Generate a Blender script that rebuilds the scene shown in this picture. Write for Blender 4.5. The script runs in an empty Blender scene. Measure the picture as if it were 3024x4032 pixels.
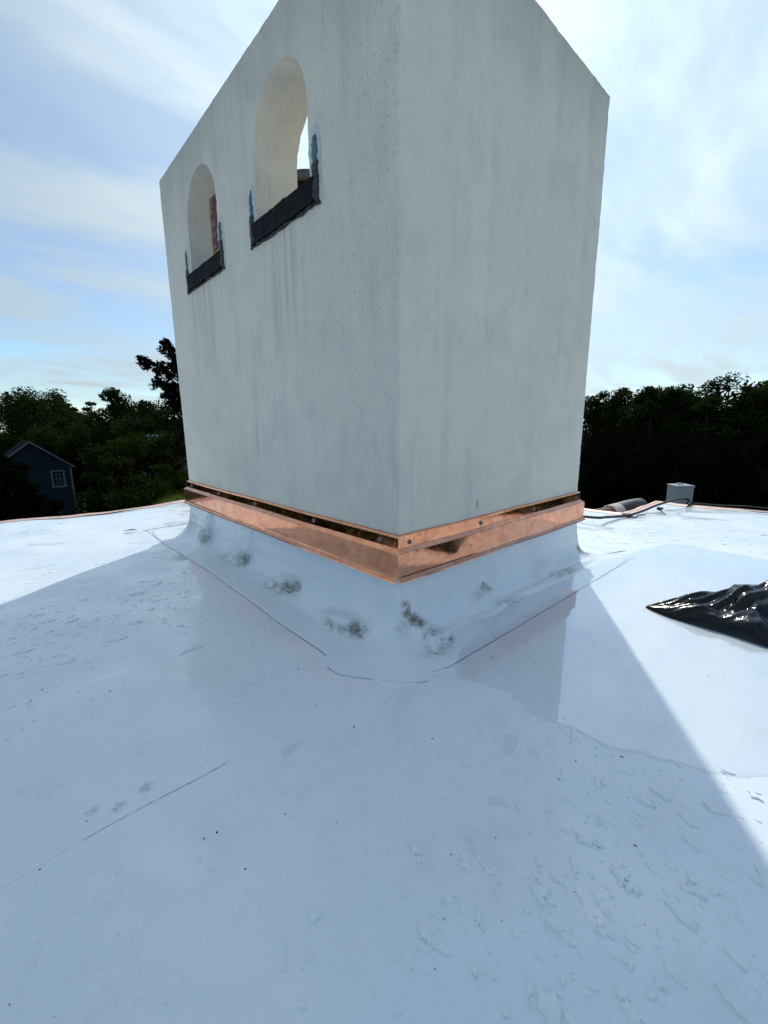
import bpy, bmesh, math, random
import numpy as np
from mathutils import Vector, Matrix, noise as mnoise
random.seed(7); rng = np.random.default_rng(11)
S = bpy.context.scene
COL = S.collection

# ---------------------------------------------------------------- camera
CAM = np.array([-1.18006, -1.22370, 0.44758])
FW = np.array([0.65572428, 0.72846274, -0.19841294])
RT = np.array([0.74207826, -0.67026095, -0.00837345])
UP = np.array([0.13908819, 0.14174726, 0.98008275])
FPX = 1665.79                                   # focal length in pixels of the 3024 x 4032 frame
cam = bpy.data.cameras.new('camera'); camo = bpy.data.objects.new('camera', cam); COL.objects.link(camo)
camo.matrix_world = Matrix(((RT[0], UP[0], -FW[0], CAM[0]), (RT[1], UP[1], -FW[1], CAM[1]), (RT[2], UP[2], -FW[2], CAM[2]), (0, 0, 0, 1)))
cam.sensor_fit = 'VERTICAL'; cam.sensor_height = 36.0; cam.lens = 36.0 * FPX / 4032
cam.clip_start = 0.02; cam.clip_end = 2000
S.camera = camo

# ---------------------------------------------------------------- sun, sky, exposure
SUN_AZ, SUN_EL = math.radians(34.5), math.radians(42)      # azimuth from +X towards +Y
SD = Vector((math.cos(SUN_EL) * math.cos(SUN_AZ), math.cos(SUN_EL) * math.sin(SUN_AZ), math.sin(SUN_EL)))
sl = bpy.data.lights.new('sun', 'SUN'); so = bpy.data.objects.new('sun', sl); COL.objects.link(so)
sl.energy = 1.9; sl.angle = math.radians(0.8); sl.color = (1.0, 0.96, 0.87)
so.rotation_mode = 'QUATERNION'; so.rotation_quaternion = (-SD).to_track_quat('-Z', 'Y'); so.location = SD * 60
S.view_settings.view_transform = 'Standard'; S.view_settings.look = 'None'
S.view_settings.exposure = 0.66; S.view_settings.gamma = 1.0
S.cycles.use_denoising = True
S.cycles.max_bounces = 6; S.cycles.diffuse_bounces = 4; S.cycles.transparent_max_bounces = 24

W = bpy.data.worlds.new('World'); S.world = W; W.use_nodes = True
def build_world():
    nt = W.node_tree; N = nt.nodes; L = nt.links; N.clear()
    def nd(t, **k):
        n = N.new(t)
        for a, b in k.items(): setattr(n, a, b)
        return n
    def mth(op, a, b=None, clamp=False):
        m = nd('ShaderNodeMath', operation=op, use_clamp=clamp)
        for i, v in enumerate((a, b)):
            if v is None: continue
            if isinstance(v, (int, float)): m.inputs[i].default_value = v
            else: L.new(v, m.inputs[i])
        return m.outputs[0]
    out = nd('ShaderNodeOutputWorld')
    sky = nd('ShaderNodeTexSky', sky_type='NISHITA'); sky.sun_disc = False
    sky.sun_elevation = SUN_EL; sky.sun_rotation = math.pi / 2 - SUN_AZ
    sky.air_density = 1.0; sky.dust_density = 0.2; sky.ozone_density = 2.2
    bg = nd('ShaderNodeBackground'); bg.inputs[1].default_value = 0.088
    tint = nd('ShaderNodeMix', data_type='RGBA', blend_type='MULTIPLY'); tint.inputs[0].default_value = 1.0; tint.inputs[7].default_value = (0.84, 0.98, 1.06, 1)      # daylight white balance of the camera
    L.new(sky.outputs[0], tint.inputs[6]); L.new(tint.outputs[2], bg.inputs[0])
    tc = nd('ShaderNodeTexCoord')
    sep = nd('ShaderNodeSeparateXYZ'); L.new(tc.outputs['Generated'], sep.inputs[0])
    zz = mth('ADD', mth('MAXIMUM', sep.outputs[2], 0.0), 0.16)
    comb = nd('ShaderNodeCombineXYZ')
    L.new(mth('DIVIDE', sep.outputs[0], zz), comb.inputs[0]); L.new(mth('DIVIDE', sep.outputs[1], zz), comb.inputs[1])
    def layer(scale, rot, sx, sy, detail, rough, lo, hi, dist=0.6):
        mp = nd('ShaderNodeMapping'); mp.inputs['Rotation'].default_value = (0, 0, math.radians(rot)); mp.inputs['Scale'].default_value = (sx, sy, 1)
        L.new(comb.outputs[0], mp.inputs[0])
        nz = nd('ShaderNodeTexNoise'); nz.inputs['Scale'].default_value = scale; nz.inputs['Detail'].default_value = detail
        nz.inputs['Roughness'].default_value = rough; nz.inputs['Distortion'].default_value = dist
        L.new(mp.outputs[0], nz.inputs['Vector'])
        mr = nd('ShaderNodeMapRange', interpolation_type='SMOOTHSTEP'); mr.inputs[1].default_value = lo; mr.inputs[2].default_value = hi
        L.new(nz.outputs['Fac'], mr.inputs[0]); return mr.outputs[0]
    a = layer(0.62, 62, 0.6, 1.3, 7, 0.55, 0.38, 0.64, 0.4)     # broad veil
    b = layer(1.7, 72, 0.55, 1.2, 8, 0.55, 0.40, 0.64, 0.35)      # cirrus streaks
    cov = mth('ADD', mth('MULTIPLY', a, 0.40), mth('MULTIPLY', b, 0.46), True)
    hz = mth('POWER', mth('SUBTRACT', 1.0, mth('MAXIMUM', sep.outputs[2], 0.0), True), 7.0)      # veil thickens towards the horizon
    cov = mth('ADD', cov, mth('MULTIPLY', hz, 0.30), True)
    dot = nd('ShaderNodeVectorMath', operation='DOT_PRODUCT'); L.new(tc.outputs['Generated'], dot.inputs[0]); dot.inputs[1].default_value = SD
    g = mth('POWER', mth('MAXIMUM', dot.outputs['Value'], 0.0), 5.5)
    # thin cloud scatters sunlight forward: brighter round the sun
    br = mth('ADD', mth('MULTIPLY', g, 0.52), 0.415)
    bg2 = nd('ShaderNodeBackground'); bg2.inputs[0].default_value = (0.78, 0.925, 1.0, 1)
    L.new(br, bg2.inputs[1])
    mix = nd('ShaderNodeMixShader'); L.new(mth('ADD', cov, mth('MULTIPLY', g, 0.42), True), mix.inputs[0])
    L.new(bg.outputs[0], mix.inputs[1]); L.new(bg2.outputs[0], mix.inputs[2]); L.new(mix.outputs[0], out.inputs[0])
build_world()

# ---------------------------------------------------------------- helpers
def at(px, py, depth):
    """point of the place seen at pixel (px, py) of the photograph, at a given depth in metres"""
    return CAM + (FW + RT * (px - 1512) / FPX - UP * (py - 2016) / FPX) * depth
def at_range(px, py, rng_):
    d = FW + RT * (px - 1512) / FPX - UP * (py - 2016) / FPX
    return CAM + d * (rng_ / math.hypot(d[0], d[1]))
def tag(o, label=None, cat=None, group=None, kind=None):
    if label: o['label'] = label
    if cat: o['category'] = cat
    if group: o['group'] = group
    if kind: o['kind'] = kind
    return o
def empty(name, loc=(0, 0, 0), rz=0.0):
    o = bpy.data.objects.new(name, None); COL.objects.link(o); o.location = loc; o.rotation_euler = (0, 0, rz)
    o.empty_display_size = 0.1; return o
def link_mesh(name, me, mat, parent=None):
    o = bpy.data.objects.new(name, me); COL.objects.link(o)
    if mat: me.materials.append(mat)
    if parent: o.parent = parent
    return o
def mk(name, verts, faces, mat, parent=None, smooth=False, normals=True):
    me = bpy.data.meshes.new(name)
    me.from_pydata([tuple(map(float, v)) for v in verts], [], [tuple(map(int, f)) for f in faces]); me.update()
    if normals:
        bm = bmesh.new(); bm.from_mesh(me); bmesh.ops.recalc_face_normals(bm, faces=bm.faces); bm.to_mesh(me); bm.free()
    if smooth: me.polygons.foreach_set('use_smooth', [True] * len(me.polygons))
    return link_mesh(name, me, mat, parent)
def mk_np(name, V, F, mat, parent=None, smooth=False):
    """fast numpy mesh; F is an (n, k) index array"""
    V = np.asarray(V, np.float32); F = np.asarray(F, np.int32)
    me = bpy.data.meshes.new(name); n, k = F.shape
    me.vertices.add(len(V)); me.vertices.foreach_set('co', V.ravel())
    me.loops.add(n * k); me.loops.foreach_set('vertex_index', F.ravel())
    me.polygons.add(n); me.polygons.foreach_set('loop_start', np.arange(0, n * k, k, dtype=np.int32))
    me.polygons.foreach_set('loop_total', np.full(n, k, np.int32))
    if smooth: me.polygons.foreach_set('use_smooth', np.ones(n, bool))
    me.update(calc_edges=True); me.validate()
    return link_mesh(name, me, mat, parent)
def bm_obj(name, bm, mat, parent=None, smooth=False):
    me = bpy.data.meshes.new(name); bm.to_mesh(me); bm.free()
    if smooth: me.polygons.foreach_set('use_smooth', [True] * len(me.polygons))
    return link_mesh(name, me, mat, parent)
def box_bm(lo, hi, bev=0.0, seg=2):
    bm = bmesh.new(); bmesh.ops.create_cube(bm, size=1.0)
    lo, hi = Vector(lo), Vector(hi)
    for v in bm.verts: v.co = Vector(((v.co.x + .5) * (hi.x - lo.x) + lo.x, (v.co.y + .5) * (hi.y - lo.y) + lo.y, (v.co.z + .5) * (hi.z - lo.z) + lo.z))
    if bev: bmesh.ops.bevel(bm, geom=bm.edges[:], offset=bev, segments=seg, affect='EDGES', profile=0.6)
    return bm
def tube(pts, rad, n=8, caps=True):
    """verts, faces of a tube along pts with radius rad (number or list)"""
    P = [Vector(p) for p in pts]; R = rad if hasattr(rad, '__len__') else [rad] * len(P)
    V, F = [], []
    ref = Vector((0.13, 0.21, 0.97))
    for i, p in enumerate(P):
        t = (P[min(i + 1, len(P) - 1)] - P[max(i - 1, 0)]).normalized()
        a = t.cross(ref)
        if a.length < 1e-3: a = t.cross(Vector((1, 0, 0)))
        a.normalize(); b = t.cross(a)
        for k in range(n):
            an = 2 * math.pi * k / n; V.append(p + (a * math.cos(an) + b * math.sin(an)) * R[i])
    for i in range(len(P) - 1):
        for k in range(n):
            F.append((i * n + k, i * n + (k + 1) % n, (i + 1) * n + (k + 1) % n, (i + 1) * n + k))
    if caps:
        F.append(tuple(range(n - 1, -1, -1))); F.append(tuple(range((len(P) - 1) * n, len(P) * n)))
    return V, F
def spline(pts, n=8):
    P = [Vector(p) for p in pts]; out = []
    for i in range(len(P) - 1):
        p0, p1, p2, p3 = P[max(i - 1, 0)], P[i], P[i + 1], P[min(i + 2, len(P) - 1)]
        for k in range(n):
            t = k / n
            out.append(0.5 * ((2 * p1) + (p2 - p0) * t + (2 * p0 - 5 * p1 + 4 * p2 - p3) * t * t + (3 * p1 - p0 - 3 * p2 + p3) * t ** 3))
    out.append(P[-1]); return out

# ---------------------------------------------------------------- materials
class M:
    """small wrapper round a node tree"""
    def __init__(s, name):
        s.m = bpy.data.materials.new(name); s.m.use_nodes = True; s.t = s.m.node_tree; s.N = s.t.nodes; s.L = s.t.links
        s.p = s.N['Principled BSDF']; s.o = s.N['Material Output']; s.tc = None
    def put(s, sock, v):
        if hasattr(v, 'is_linked'): s.L.new(v, sock)
        elif hasattr(v, '__len__') and len(v) == 3 and sock.type == 'RGBA': sock.default_value = (*v, 1)
        else: sock.default_value = v
    def n(s, t, ins=None, **k):
        x = s.N.new(t)
        for a, b in k.items(): setattr(x, a, b)
        for a, b in (ins or {}).items(): s.put(x.inputs[a], b)
        return x
    def pos(s, kind='Object'):
        if s.tc is None: s.tc = s.n('ShaderNodeTexCoord')
        return s.tc.outputs[kind]
    def mapped(s, scale=(1, 1, 1), rot=(0, 0, 0), loc=(0, 0, 0), src=None):
        return s.n('ShaderNodeMapping', {'Vector': src or s.pos(), 'Scale': scale, 'Rotation': rot, 'Location': loc}).outputs[0]
    def noise(s, scale, detail=4, rough=0.55, vec=None, dist=0.0):
        return s.n('ShaderNodeTexNoise', {'Vector': vec or s.pos(), 'Scale': scale, 'Detail': detail, 'Roughness': rough, 'Distortion': dist}).outputs['Fac']
    def rng(s, v, a, b, c=0.0, d=1.0, smooth=True):
        return s.n('ShaderNodeMapRange', {0: v, 1: a, 2: b, 3: c, 4: d}, interpolation_type='SMOOTHSTEP' if smooth else 'LINEAR').outputs[0]
    def math(s, op, a, b=0.0, clamp=False):
        return s.n('ShaderNodeMath', {0: a, 1: b}, operation=op, use_clamp=clamp).outputs[0]
    def mix(s, f, a, b):
        x = s.n('ShaderNodeMix', data_type='RGBA'); s.put(x.inputs[0], f); s.put(x.inputs[6], a); s.put(x.inputs[7], b); return x.outputs[2]
    def bump(s, h, strength=0.3, dist=0.01, normal=None):
        x = s.n('ShaderNodeBump', {'Height': h, 'Strength': strength, 'Distance': dist})
        if normal: s.L.new(normal, x.inputs['Normal'])
        return x.outputs[0]
    def spot(s, c, r, power=None):
        """1 at c falling to 0 at radii r (object space)"""
        v = s.n('ShaderNodeVectorMath', {0: s.pos(), 1: c}, operation='SUBTRACT').outputs[0]
        v = s.n('ShaderNodeVectorMath', {0: v, 1: tuple(1 / x for x in r)}, operation='MULTIPLY').outputs[0]
        l = s.n('ShaderNodeVectorMath', {0: v}, operation='LENGTH').outputs['Value']
        return s.rng(l, 1.0, 0.0)
    def done(s, **k):
        for a, b in k.items(): s.put(s.p.inputs[a.replace('_', ' ')], b)
        return s.m
def plain(name, col, rough=0.6, metal=0.0, var=0.25, nscale=8.0, bump=0.0, **k):
    m = M(name); f = m.noise(nscale, 5, 0.6)
    c = m.mix(m.rng(f, 0.3, 0.7), tuple(x * (1 - var) for x in col), tuple(min(1, x * (1 + var)) for x in col))
    kk = dict(Base_Color=c, Roughness=rough, Metallic=metal)
    if bump: kk['Normal'] = m.bump(m.noise(nscale * 8, 3), bump, 0.004)
    kk.update(k); return m.done(**kk)

def mat_stucco():
    m = M('stucco')
    big = m.noise(1.3, 5, 0.6)
    streak = m.noise(1.0, 6, 0.65, m.mapped((5.5, 5.5, 0.42)))
    streak2 = m.noise(1.0, 6, 0.7, m.mapped((16, 16, 0.8), loc=(3, 1, 2)))
    speck = m.noise(1.0, 3, 0.75, m.mapped((105, 105, 55)))
    zone = m.noise(2.2, 3, 0.5, m.mapped((1.5, 1.5, 0.35), loc=(7, 7, 7)))
    z = m.n('ShaderNodeSeparateXYZ', {0: m.pos()}).outputs[2]
    sx = m.n('ShaderNodeSeparateXYZ', {0: m.pos()})
    blot = m.noise(3.4, 6, 0.62, dist=0.8); blot2 = m.noise(7.5, 5, 0.65, m.mapped((1, 1, 0.45), loc=(2, 8, 5)), 0.6)
    c = m.mix(m.rng(big, 0.35, 0.68), (0.83, 0.785, 0.675), (0.89, 0.845, 0.735))
    c = m.mix(m.math('MULTIPLY', m.rng(blot, 0.46, 0.70), 0.22), c, (0.52, 0.535, 0.51))
    c = m.mix(m.math('MULTIPLY', m.rng(blot2, 0.50, 0.72), 0.18), c, (0.45, 0.47, 0.46))
    c = m.mix(m.math('MULTIPLY', m.rng(streak, 0.52, 0.78), 0.22), c, (0.47, 0.48, 0.46))
    c = m.mix(m.math('MULTIPLY', m.math('MULTIPLY', m.rng(streak2, 0.54, 0.74), m.rng(blot, 0.40, 0.62)), 0.35), c, (0.33, 0.34, 0.34))
    # weather stain running down from the open top of the walls
    top = m.rng(m.math('ADD', z, m.math('MULTIPLY', streak, 0.9)), 2.2, 2.85)
    c = m.mix(m.math('MULTIPLY', top, 0.35), c, (0.34, 0.34, 0.30))
    c = m.mix(m.math('MULTIPLY', m.rng(m.noise(150, 3, 0.7), 0.42, 0.62), 0.12), c, (0.36, 0.36, 0.34))      # grain
    # mildew specks in vertical bands
    arris = m.math('MULTIPLY', m.rng(sx.outputs[1], 0.55, 0.0), m.rng(sx.outputs[0], 0.02, 0.006))      # wettest side of the near corner
    sp = m.math('MULTIPLY', m.rng(m.math('ADD', speck, m.math('MULTIPLY', arris, 0.03)), 0.58, 0.74), m.math('ADD', m.rng(zone, 0.42, 0.62, 0.15, 0.8), m.math('MULTIPLY', arris, 0.5), True))
    c = m.mix(m.math('MULTIPLY', m.math('MULTIPLY', arris, m.rng(blot2, 0.35, 0.6)), 0.12), c, (0.40, 0.43, 0.45))
    c = m.mix(m.math('MULTIPLY', sp, 0.62), c, (0.17, 0.18, 0.18))
    # greenish run-off below the two sills
    for (y, w) in ((0.81, 0.36), (1.84, 0.38)):
        st = m.math('MULTIPLY', m.spot((0.0, y, 1.30), (0.12, w, 0.62)), m.rng(streak2, 0.42, 0.62))
        c = m.mix(m.math('MULTIPLY', st, 0.40), c, (0.36, 0.36, 0.24))
    c = m.mix(m.math('MULTIPLY', m.spot((.545, 0, .065), (.012, .05, .035)), 0.8), c, (0.30, 0.19, 0.06))      # one rusty drip
    h = m.math('ADD', m.math('MULTIPLY', m.noise(260, 3, 0.6), 0.5), m.math('MULTIPLY', m.noise(70, 3, 0.6), 0.9))
    return m.done(Base_Color=c, Roughness=0.92, Specular_IOR_Level=0.25, Normal=m.bump(h, 0.8, 0.008))

def roof_common(m):
    big = m.noise(0.9, 5, 0.6); mid = m.noise(5.5, 6, 0.62, dist=0.6); fine = m.noise(170, 2, 0.5)
    c = m.mix(m.rng(big, 0.3, 0.7), (0.765, 0.83, 0.885), (0.815, 0.87, 0.915))
    c = m.mix(m.math('MULTIPLY', m.rng(mid, 0.50, 0.74), 0.20), c, (0.52, 0.56, 0.57))
    # dried tide marks: thin contour lines of a noise field
    tide = m.noise(2.1, 9, 0.62, m.mapped(loc=(4, 9, 1)), 0.25)
    ln = m.math('SUBTRACT', 1.0, m.rng(m.math('ABSOLUTE', m.math('SUBTRACT', tide, 0.52)), 0.0, 0.006))
    c = m.mix(m.math('MULTIPLY', ln, 0.16), c, (0.42, 0.43, 0.42))
    sp = m.noise(95, 2, 0.6)
    c = m.mix(m.math('MULTIPLY', m.rng(sp, 0.70, 0.76), 0.35), c, (0.30, 0.30, 0.28))
    rough = m.rng(m.noise(2.6, 4, 0.6, dist=0.5), 0.32, 0.68, 0.13, 0.36)
    bump = m.bump(m.math('ADD', m.math('MULTIPLY', fine, 0.35), m.noise(28, 3, 0.5)), 0.06, 0.004)
    return c, rough, bump
def mat_roof():
    m = M('white_membrane'); c, rough, b = roof_common(m)
    n1 = m.noise(60, 4, 0.7)
    for p, r in (((-1.136, -0.13, -0.45), .020), ((-1.085, -0.16, -0.45), .024), ((-1.022, -0.142, -0.45), .024)):
        s = m.math('MULTIPLY', m.spot(p, (r, r, .1)), m.rng(n1, 0.35, 0.65))
        c = m.mix(m.math('MULTIPLY', s, 0.85, True), c, (0.13, 0.14, 0.14))
    return m.done(Base_Color=c, Roughness=rough, Normal=b, Specular_IOR_Level=0.5, Coat_Weight=m.rng(m.noise(1.9, 5, 0.6, m.mapped(loc=(1, 3, 0)), 0.7), 0.40, 0.60, 0.05, 0.75), Coat_Roughness=0.07, Coat_IOR=1.40)
STAINS = [  # centre, radii, strength : mould and silt caught in the wrinkles of the base flashing
    ((-.095, .74, -.415), (.06, .07, .05), 1.15), ((-.12, .86, -.435), (.09, .15, .06), .7), ((-.115, .14, -.435), (.05, .07, .05), 1.15), ((-.13, .27, -.440), (.07, .18, .05), .75), ((-.085, 1.38, -.405), (.08, .10, .07), .8), ((-.12, 1.52, -.43), (.12, .26, .07), .45),
    ((-.07, 2.08, -.38), (.09, .14, .10), .6), ((-.02, 2.55, -.36), (.10, .16, .12), .55), ((.015, -.045, -.315), (.030, .05, .055), 1.1), ((.035, -.075, -.365), (.035, .06, .05), 1.25), ((.06, -.11, -.41), (.045, .06, .05), 1.15), ((.10, -.16, -.44), (.075, .06, .05), 1.0), ((-.03, -.06, -.37), (.05, .05, .06), .6), ((.05, -.19, -.445), (.15, .07, .05), .5),
    ((.545, -.05, -.365), (.045, .05, .045), 1.15), ((.535, -.06, -.39), (.09, .06, .05), .6), ((.66, -.145, -.435), (.16, .035, .04), .75), ((1.14, -.055, -.395), (.055, .05, .045), 1.2), ((1.26, -.14, -.435), (.22, .03, .04), .7), ((.5, -.17, -.44), (.45, .05, .04), .38),
    ((1.72, -.03, -.41), (.09, .08, .08), 1.2)]
def mat_flashing():
    m = M('flashing_membrane'); c, rough, b = roof_common(m)
    tot = None
    for p, r, w in STAINS:
        s = m.math('MULTIPLY', m.spot(p, tuple(q * 1.5 for q in r)), w); tot = s if tot is None else m.math('MAXIMUM', tot, s)
    grit = m.math('ADD', m.math('MULTIPLY', m.noise(190, 3, 0.8), 0.7), m.math('MULTIPLY', m.noise(60, 3, 0.7), 0.3)); patch = m.noise(16, 5, 0.65, dist=0.8)
    tot = m.math('MULTIPLY', tot, m.rng(patch, 0.30, 0.62, 0.35, 1.25))
    c = m.mix(m.math('MULTIPLY', m.rng(tot, 0.03, 0.8), 0.50), c, (0.40, 0.395, 0.33))
    c = m.mix(m.math('MULTIPLY', m.math('MULTIPLY', m.rng(tot, 0.5, 1.2), m.rng(grit, 0.40, 0.60)), 0.50), c, (0.24, 0.225, 0.165))
    a = m.rng(m.math('ADD', m.math('MULTIPLY', tot, 0.20), grit), 0.60, 0.70)
    c = m.mix(m.math('MULTIPLY', m.math('MULTIPLY', a, m.rng(tot, 0.04, 0.6)), 0.75), c, (0.11, 0.105, 0.075))
    return m.done(Base_Color=c, Roughness=rough, Normal=b)
def mat_copper(name='copper', rough=0.065, dull=0.65, wave=0.035):
    m = M(name)
    smear = m.noise(9, 5, 0.65, dist=1.4); spot = m.noise(55, 4, 0.7, dist=0.8); zone = m.noise(3.2, 3, 0.5)
    c = m.mix(m.rng(smear, 0.35, 0.7), (0.90, 0.40, 0.23), (0.70, 0.27, 0.14))
    t = m.math('MULTIPLY', m.rng(spot, 0.57, 0.69), m.rng(zone, 0.38, 0.58))
    c = m.mix(m.math('MULTIPLY', t, dull), c, (0.30, 0.11, 0.05))
    r = m.math('ADD', m.rng(smear, 0.3, 0.7, rough * 0.6, rough * 1.6), m.math('MULTIPLY', t, 0.25))
    b = m.bump(m.noise(6, 3, 0.5, dist=0.5), wave, 0.02)
    return m.done(Base_Color=c, Metallic=1.0, Roughness=r, Normal=b)
def mat_water(name='rain_water', clear=(0.965, 0.975, 0.98)):
    m = M(name); m.N.remove(m.p)
    fc = m.n('ShaderNodeLayerWeight', {'Blend': 0.5}).outputs['Facing']           # 1 - |cos|, the same from both sides
    fr = m.math('ADD', m.math('MULTIPLY', m.math('POWER', fc, 4.0), 0.90), 0.10, True)
    tr = m.n('ShaderNodeBsdfTransparent', {'Color': clear}).outputs[0]
    gl = m.n('ShaderNodeBsdfGlossy', {'Color': (1, 1, 1), 'Roughness': 0.02}).outputs[0]
    mx = m.n('ShaderNodeMixShader', {0: fr, 1: tr, 2: gl}); m.L.new(mx.outputs[0], m.o.inputs[0]); return m.m
def mat_leaf(name, col, col2, trans=0.35):
    m = M(name)
    inf = m.n('ShaderNodeNewGeometry').outputs['Random Per Island']
    nz = m.noise(0.35, 3, 0.6)
    f = m.math('ADD', m.math('MULTIPLY', inf, 0.6), m.math('MULTIPLY', m.rng(nz, 0.3, 0.7), 0.5), True)
    c = m.mix(f, col, col2)
    tl = m.n('ShaderNodeBsdfTranslucent', {'Color': m.mix(0.5, c, tuple(x * 1.3 for x in col2))}).outputs[0]
    m.put(m.p.inputs['Base Color'], c); m.p.inputs['Roughness'].default_value = 0.55; m.p.inputs['Specular IOR Level'].default_value = 0.0; m.p.inputs['Roughness'].default_value = 0.8
    mx = m.n('ShaderNodeMixShader', {0: trans, 1: m.p.outputs[0], 2: tl}); m.L.new(mx.outputs[0], m.o.inputs[0]); return m.m
MAT = dict(
    stucco=mat_stucco(), roof=mat_roof(), flash=mat_flashing(), copper=mat_copper(), band=mat_copper('mirror_copper', 0.045, 0.15, 0.012), trim=plain('dulled_copper_trim', (0.66, 0.46, 0.40), 0.5, 0.35, 0.15, 6), water=mat_water(),
    film=mat_water('wet_film', (0.985, 0.99, 0.993)), drop=M('rain_drop').done(Base_Color=(0.80, 0.865, 0.90), Roughness=0.04, IOR=1.36, Specular_IOR_Level=0.6),
    cut=plain('dark_cut_edge', (0.10, 0.11, 0.12), 0.7), sill=plain('black_sill_metal', (0.008, 0.008, 0.009), 0.7, 0, 0.5, 14, 0.1, Specular_IOR_Level=0.12),
    tar=plain('black_mastic', (0.012, 0.013, 0.016), 0.45, 0, 0.6, 40, 0.5), teal=plain('teal_membrane', (0.035, 0.13, 0.125), 0.45, 0, 0.35, 30, 0.3),
    plaster=plain('chipped_plaster', (0.66, 0.68, 0.68), 0.95, 0, 0.12, 60, 0.9), screw=plain('zinc_screw', (0.22, 0.25, 0.28), 0.38, 0.9),
    black=plain('black_plastic_cable', (0.015, 0.015, 0.016), 0.5), paint=plain('grey_painted_metal', (0.27, 0.31, 0.34), 0.5, 0, 0.08, 5),
    clay=plain('clay_tile', (0.17, 0.085, 0.05), 0.85, 0, 0.4, 18, 0.4), mortar=plain('pale_mortar', (0.55, 0.52, 0.48), 0.9, 0, 0.2, 25, 0.4), lead=plain('grey_lead', (0.07, 0.07, 0.075), 0.6, 0.3, 0.3, 12),
    bark=plain('bark', (0.045, 0.038, 0.03), 0.95, 0, 0.4, 9, 0.6), soil=plain('dark_ground', (0.025, 0.032, 0.016), 1.0, 0, 0.5, 0.4),
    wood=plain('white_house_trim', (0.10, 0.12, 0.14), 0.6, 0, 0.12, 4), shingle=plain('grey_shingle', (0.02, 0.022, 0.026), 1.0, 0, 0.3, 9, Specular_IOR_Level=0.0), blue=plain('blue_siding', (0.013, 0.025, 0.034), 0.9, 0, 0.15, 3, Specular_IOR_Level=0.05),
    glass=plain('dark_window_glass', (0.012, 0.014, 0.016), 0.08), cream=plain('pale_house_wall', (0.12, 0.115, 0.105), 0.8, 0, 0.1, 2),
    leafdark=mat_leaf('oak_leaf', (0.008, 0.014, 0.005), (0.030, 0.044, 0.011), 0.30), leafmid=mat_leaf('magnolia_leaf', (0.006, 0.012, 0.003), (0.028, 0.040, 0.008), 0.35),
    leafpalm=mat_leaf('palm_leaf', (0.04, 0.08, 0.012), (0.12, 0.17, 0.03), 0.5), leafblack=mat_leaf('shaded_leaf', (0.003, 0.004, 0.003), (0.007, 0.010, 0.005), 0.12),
    debris=plain('dark_grit', (0.02, 0.02, 0.018), 0.9), dryleaf=plain('dry_leaf', (0.10, 0.085, 0.05), 0.8), brown=plain('brown_silt', (0.13, 0.10, 0.05), 0.9, 0, 0.4, 60),
)

# ---------------------------------------------------------------- large structure
LX, LY, H, ZR = 1.6845, 2.6012, 2.278, -0.45        # chimney plan, stucco height, roof level
XE, XN, YN, YE = 4.52, 3.45, 0.28, 4.24             # roof edges and the notch
PUD = [(-.05, -.36), (0, -.51), (-.03, -.63), (-.02, -.71), (-.01, -.80), (-.01, -.88), (.03, -.93), (.06, -1.0), (.09, -1.08), (.2, -1.19), (.55, -1.36), (1.2, -1.46), (2.0, -1.36),
       (2.47, -.98), (2.55, -.62), (2.50, -.36), (1.95, -.24), (1.6, -.16), (1.2, -.14), (.93, -.14), (.47, -.19), (.13, -.25)]
_ph = rng.uniform(0, 6.28, 26); _an = rng.uniform(0, 3.14, 26); _wl = np.exp(rng.uniform(np.log(.35), np.log(2.6), 26))
def roof_z(x, y):
    x = np.asarray(x, float); y = np.asarray(y, float); z = np.zeros_like(x + y)
    for p, a, w in zip(_ph, _an, _wl): z = z + 0.0014 * w ** 0.85 * np.sin(2 * math.pi / w * (x * math.cos(a) + y * math.sin(a)) + p)
    # the puddle lies in a flat dip
    d = np.maximum(np.abs((x - 1.1) / 1.55), np.abs((y + .72) / .78)); k = np.clip((1.05 - d) / .25, 0, 1); k = k * k * (3 - 2 * k)
    far = np.clip((np.hypot(x - 1.2, y - 1.2) - 1.8) / 2, 0, 1)
    return ZR + z * (1 - k) * (1 + 1.3 * far) - 0.0015 * k
def smooth01(a): a = np.clip(a, 0, 1); return a * a * (3 - 2 * a)

def axis(lo, hi, f0, f1, fine, coarse):
    a = list(np.arange(lo, f0, coarse)) + list(np.arange(f0, f1, fine)) + list(np.arange(f1, hi, coarse)); a.append(hi); return np.array(a)
def build_roof():
    xs = axis(-5.5, XE, -1.6, 2.8, .035, .09); ys = axis(-5.5, YE, -1.6, 3.4, .035, .09)
    xs[np.argmin(abs(xs - XN))] = XN; ys[np.argmin(abs(ys - YN))] = YN
    X, Y = np.meshgrid(xs, ys, indexing='ij'); Zg = roof_z(X, Y)
    V = np.stack([X, Y, Zg], -1).reshape(-1, 3); nx, ny = X.shape
    I = np.arange(nx * ny).reshape(nx, ny); F = np.stack([I[:-1, :-1], I[1:, :-1], I[1:, 1:], I[:-1, 1:]], -1)
    cx = (X[:-1, :-1] + X[1:, 1:]) / 2; cy = (Y[:-1, :-1] + Y[1:, 1:]) / 2
    keep = ~((cx > XN) & (cy > YN)) & ~((cx > .12) & (cx < LX - .12) & (cy > .12) & (cy < LY - .12))
    return tag(mk_np('roof', V, F[keep], MAT['roof'], smooth=True), 'white membrane covering the flat roof, wet with rain', None, kind='structure')
roof = build_roof()
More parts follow.
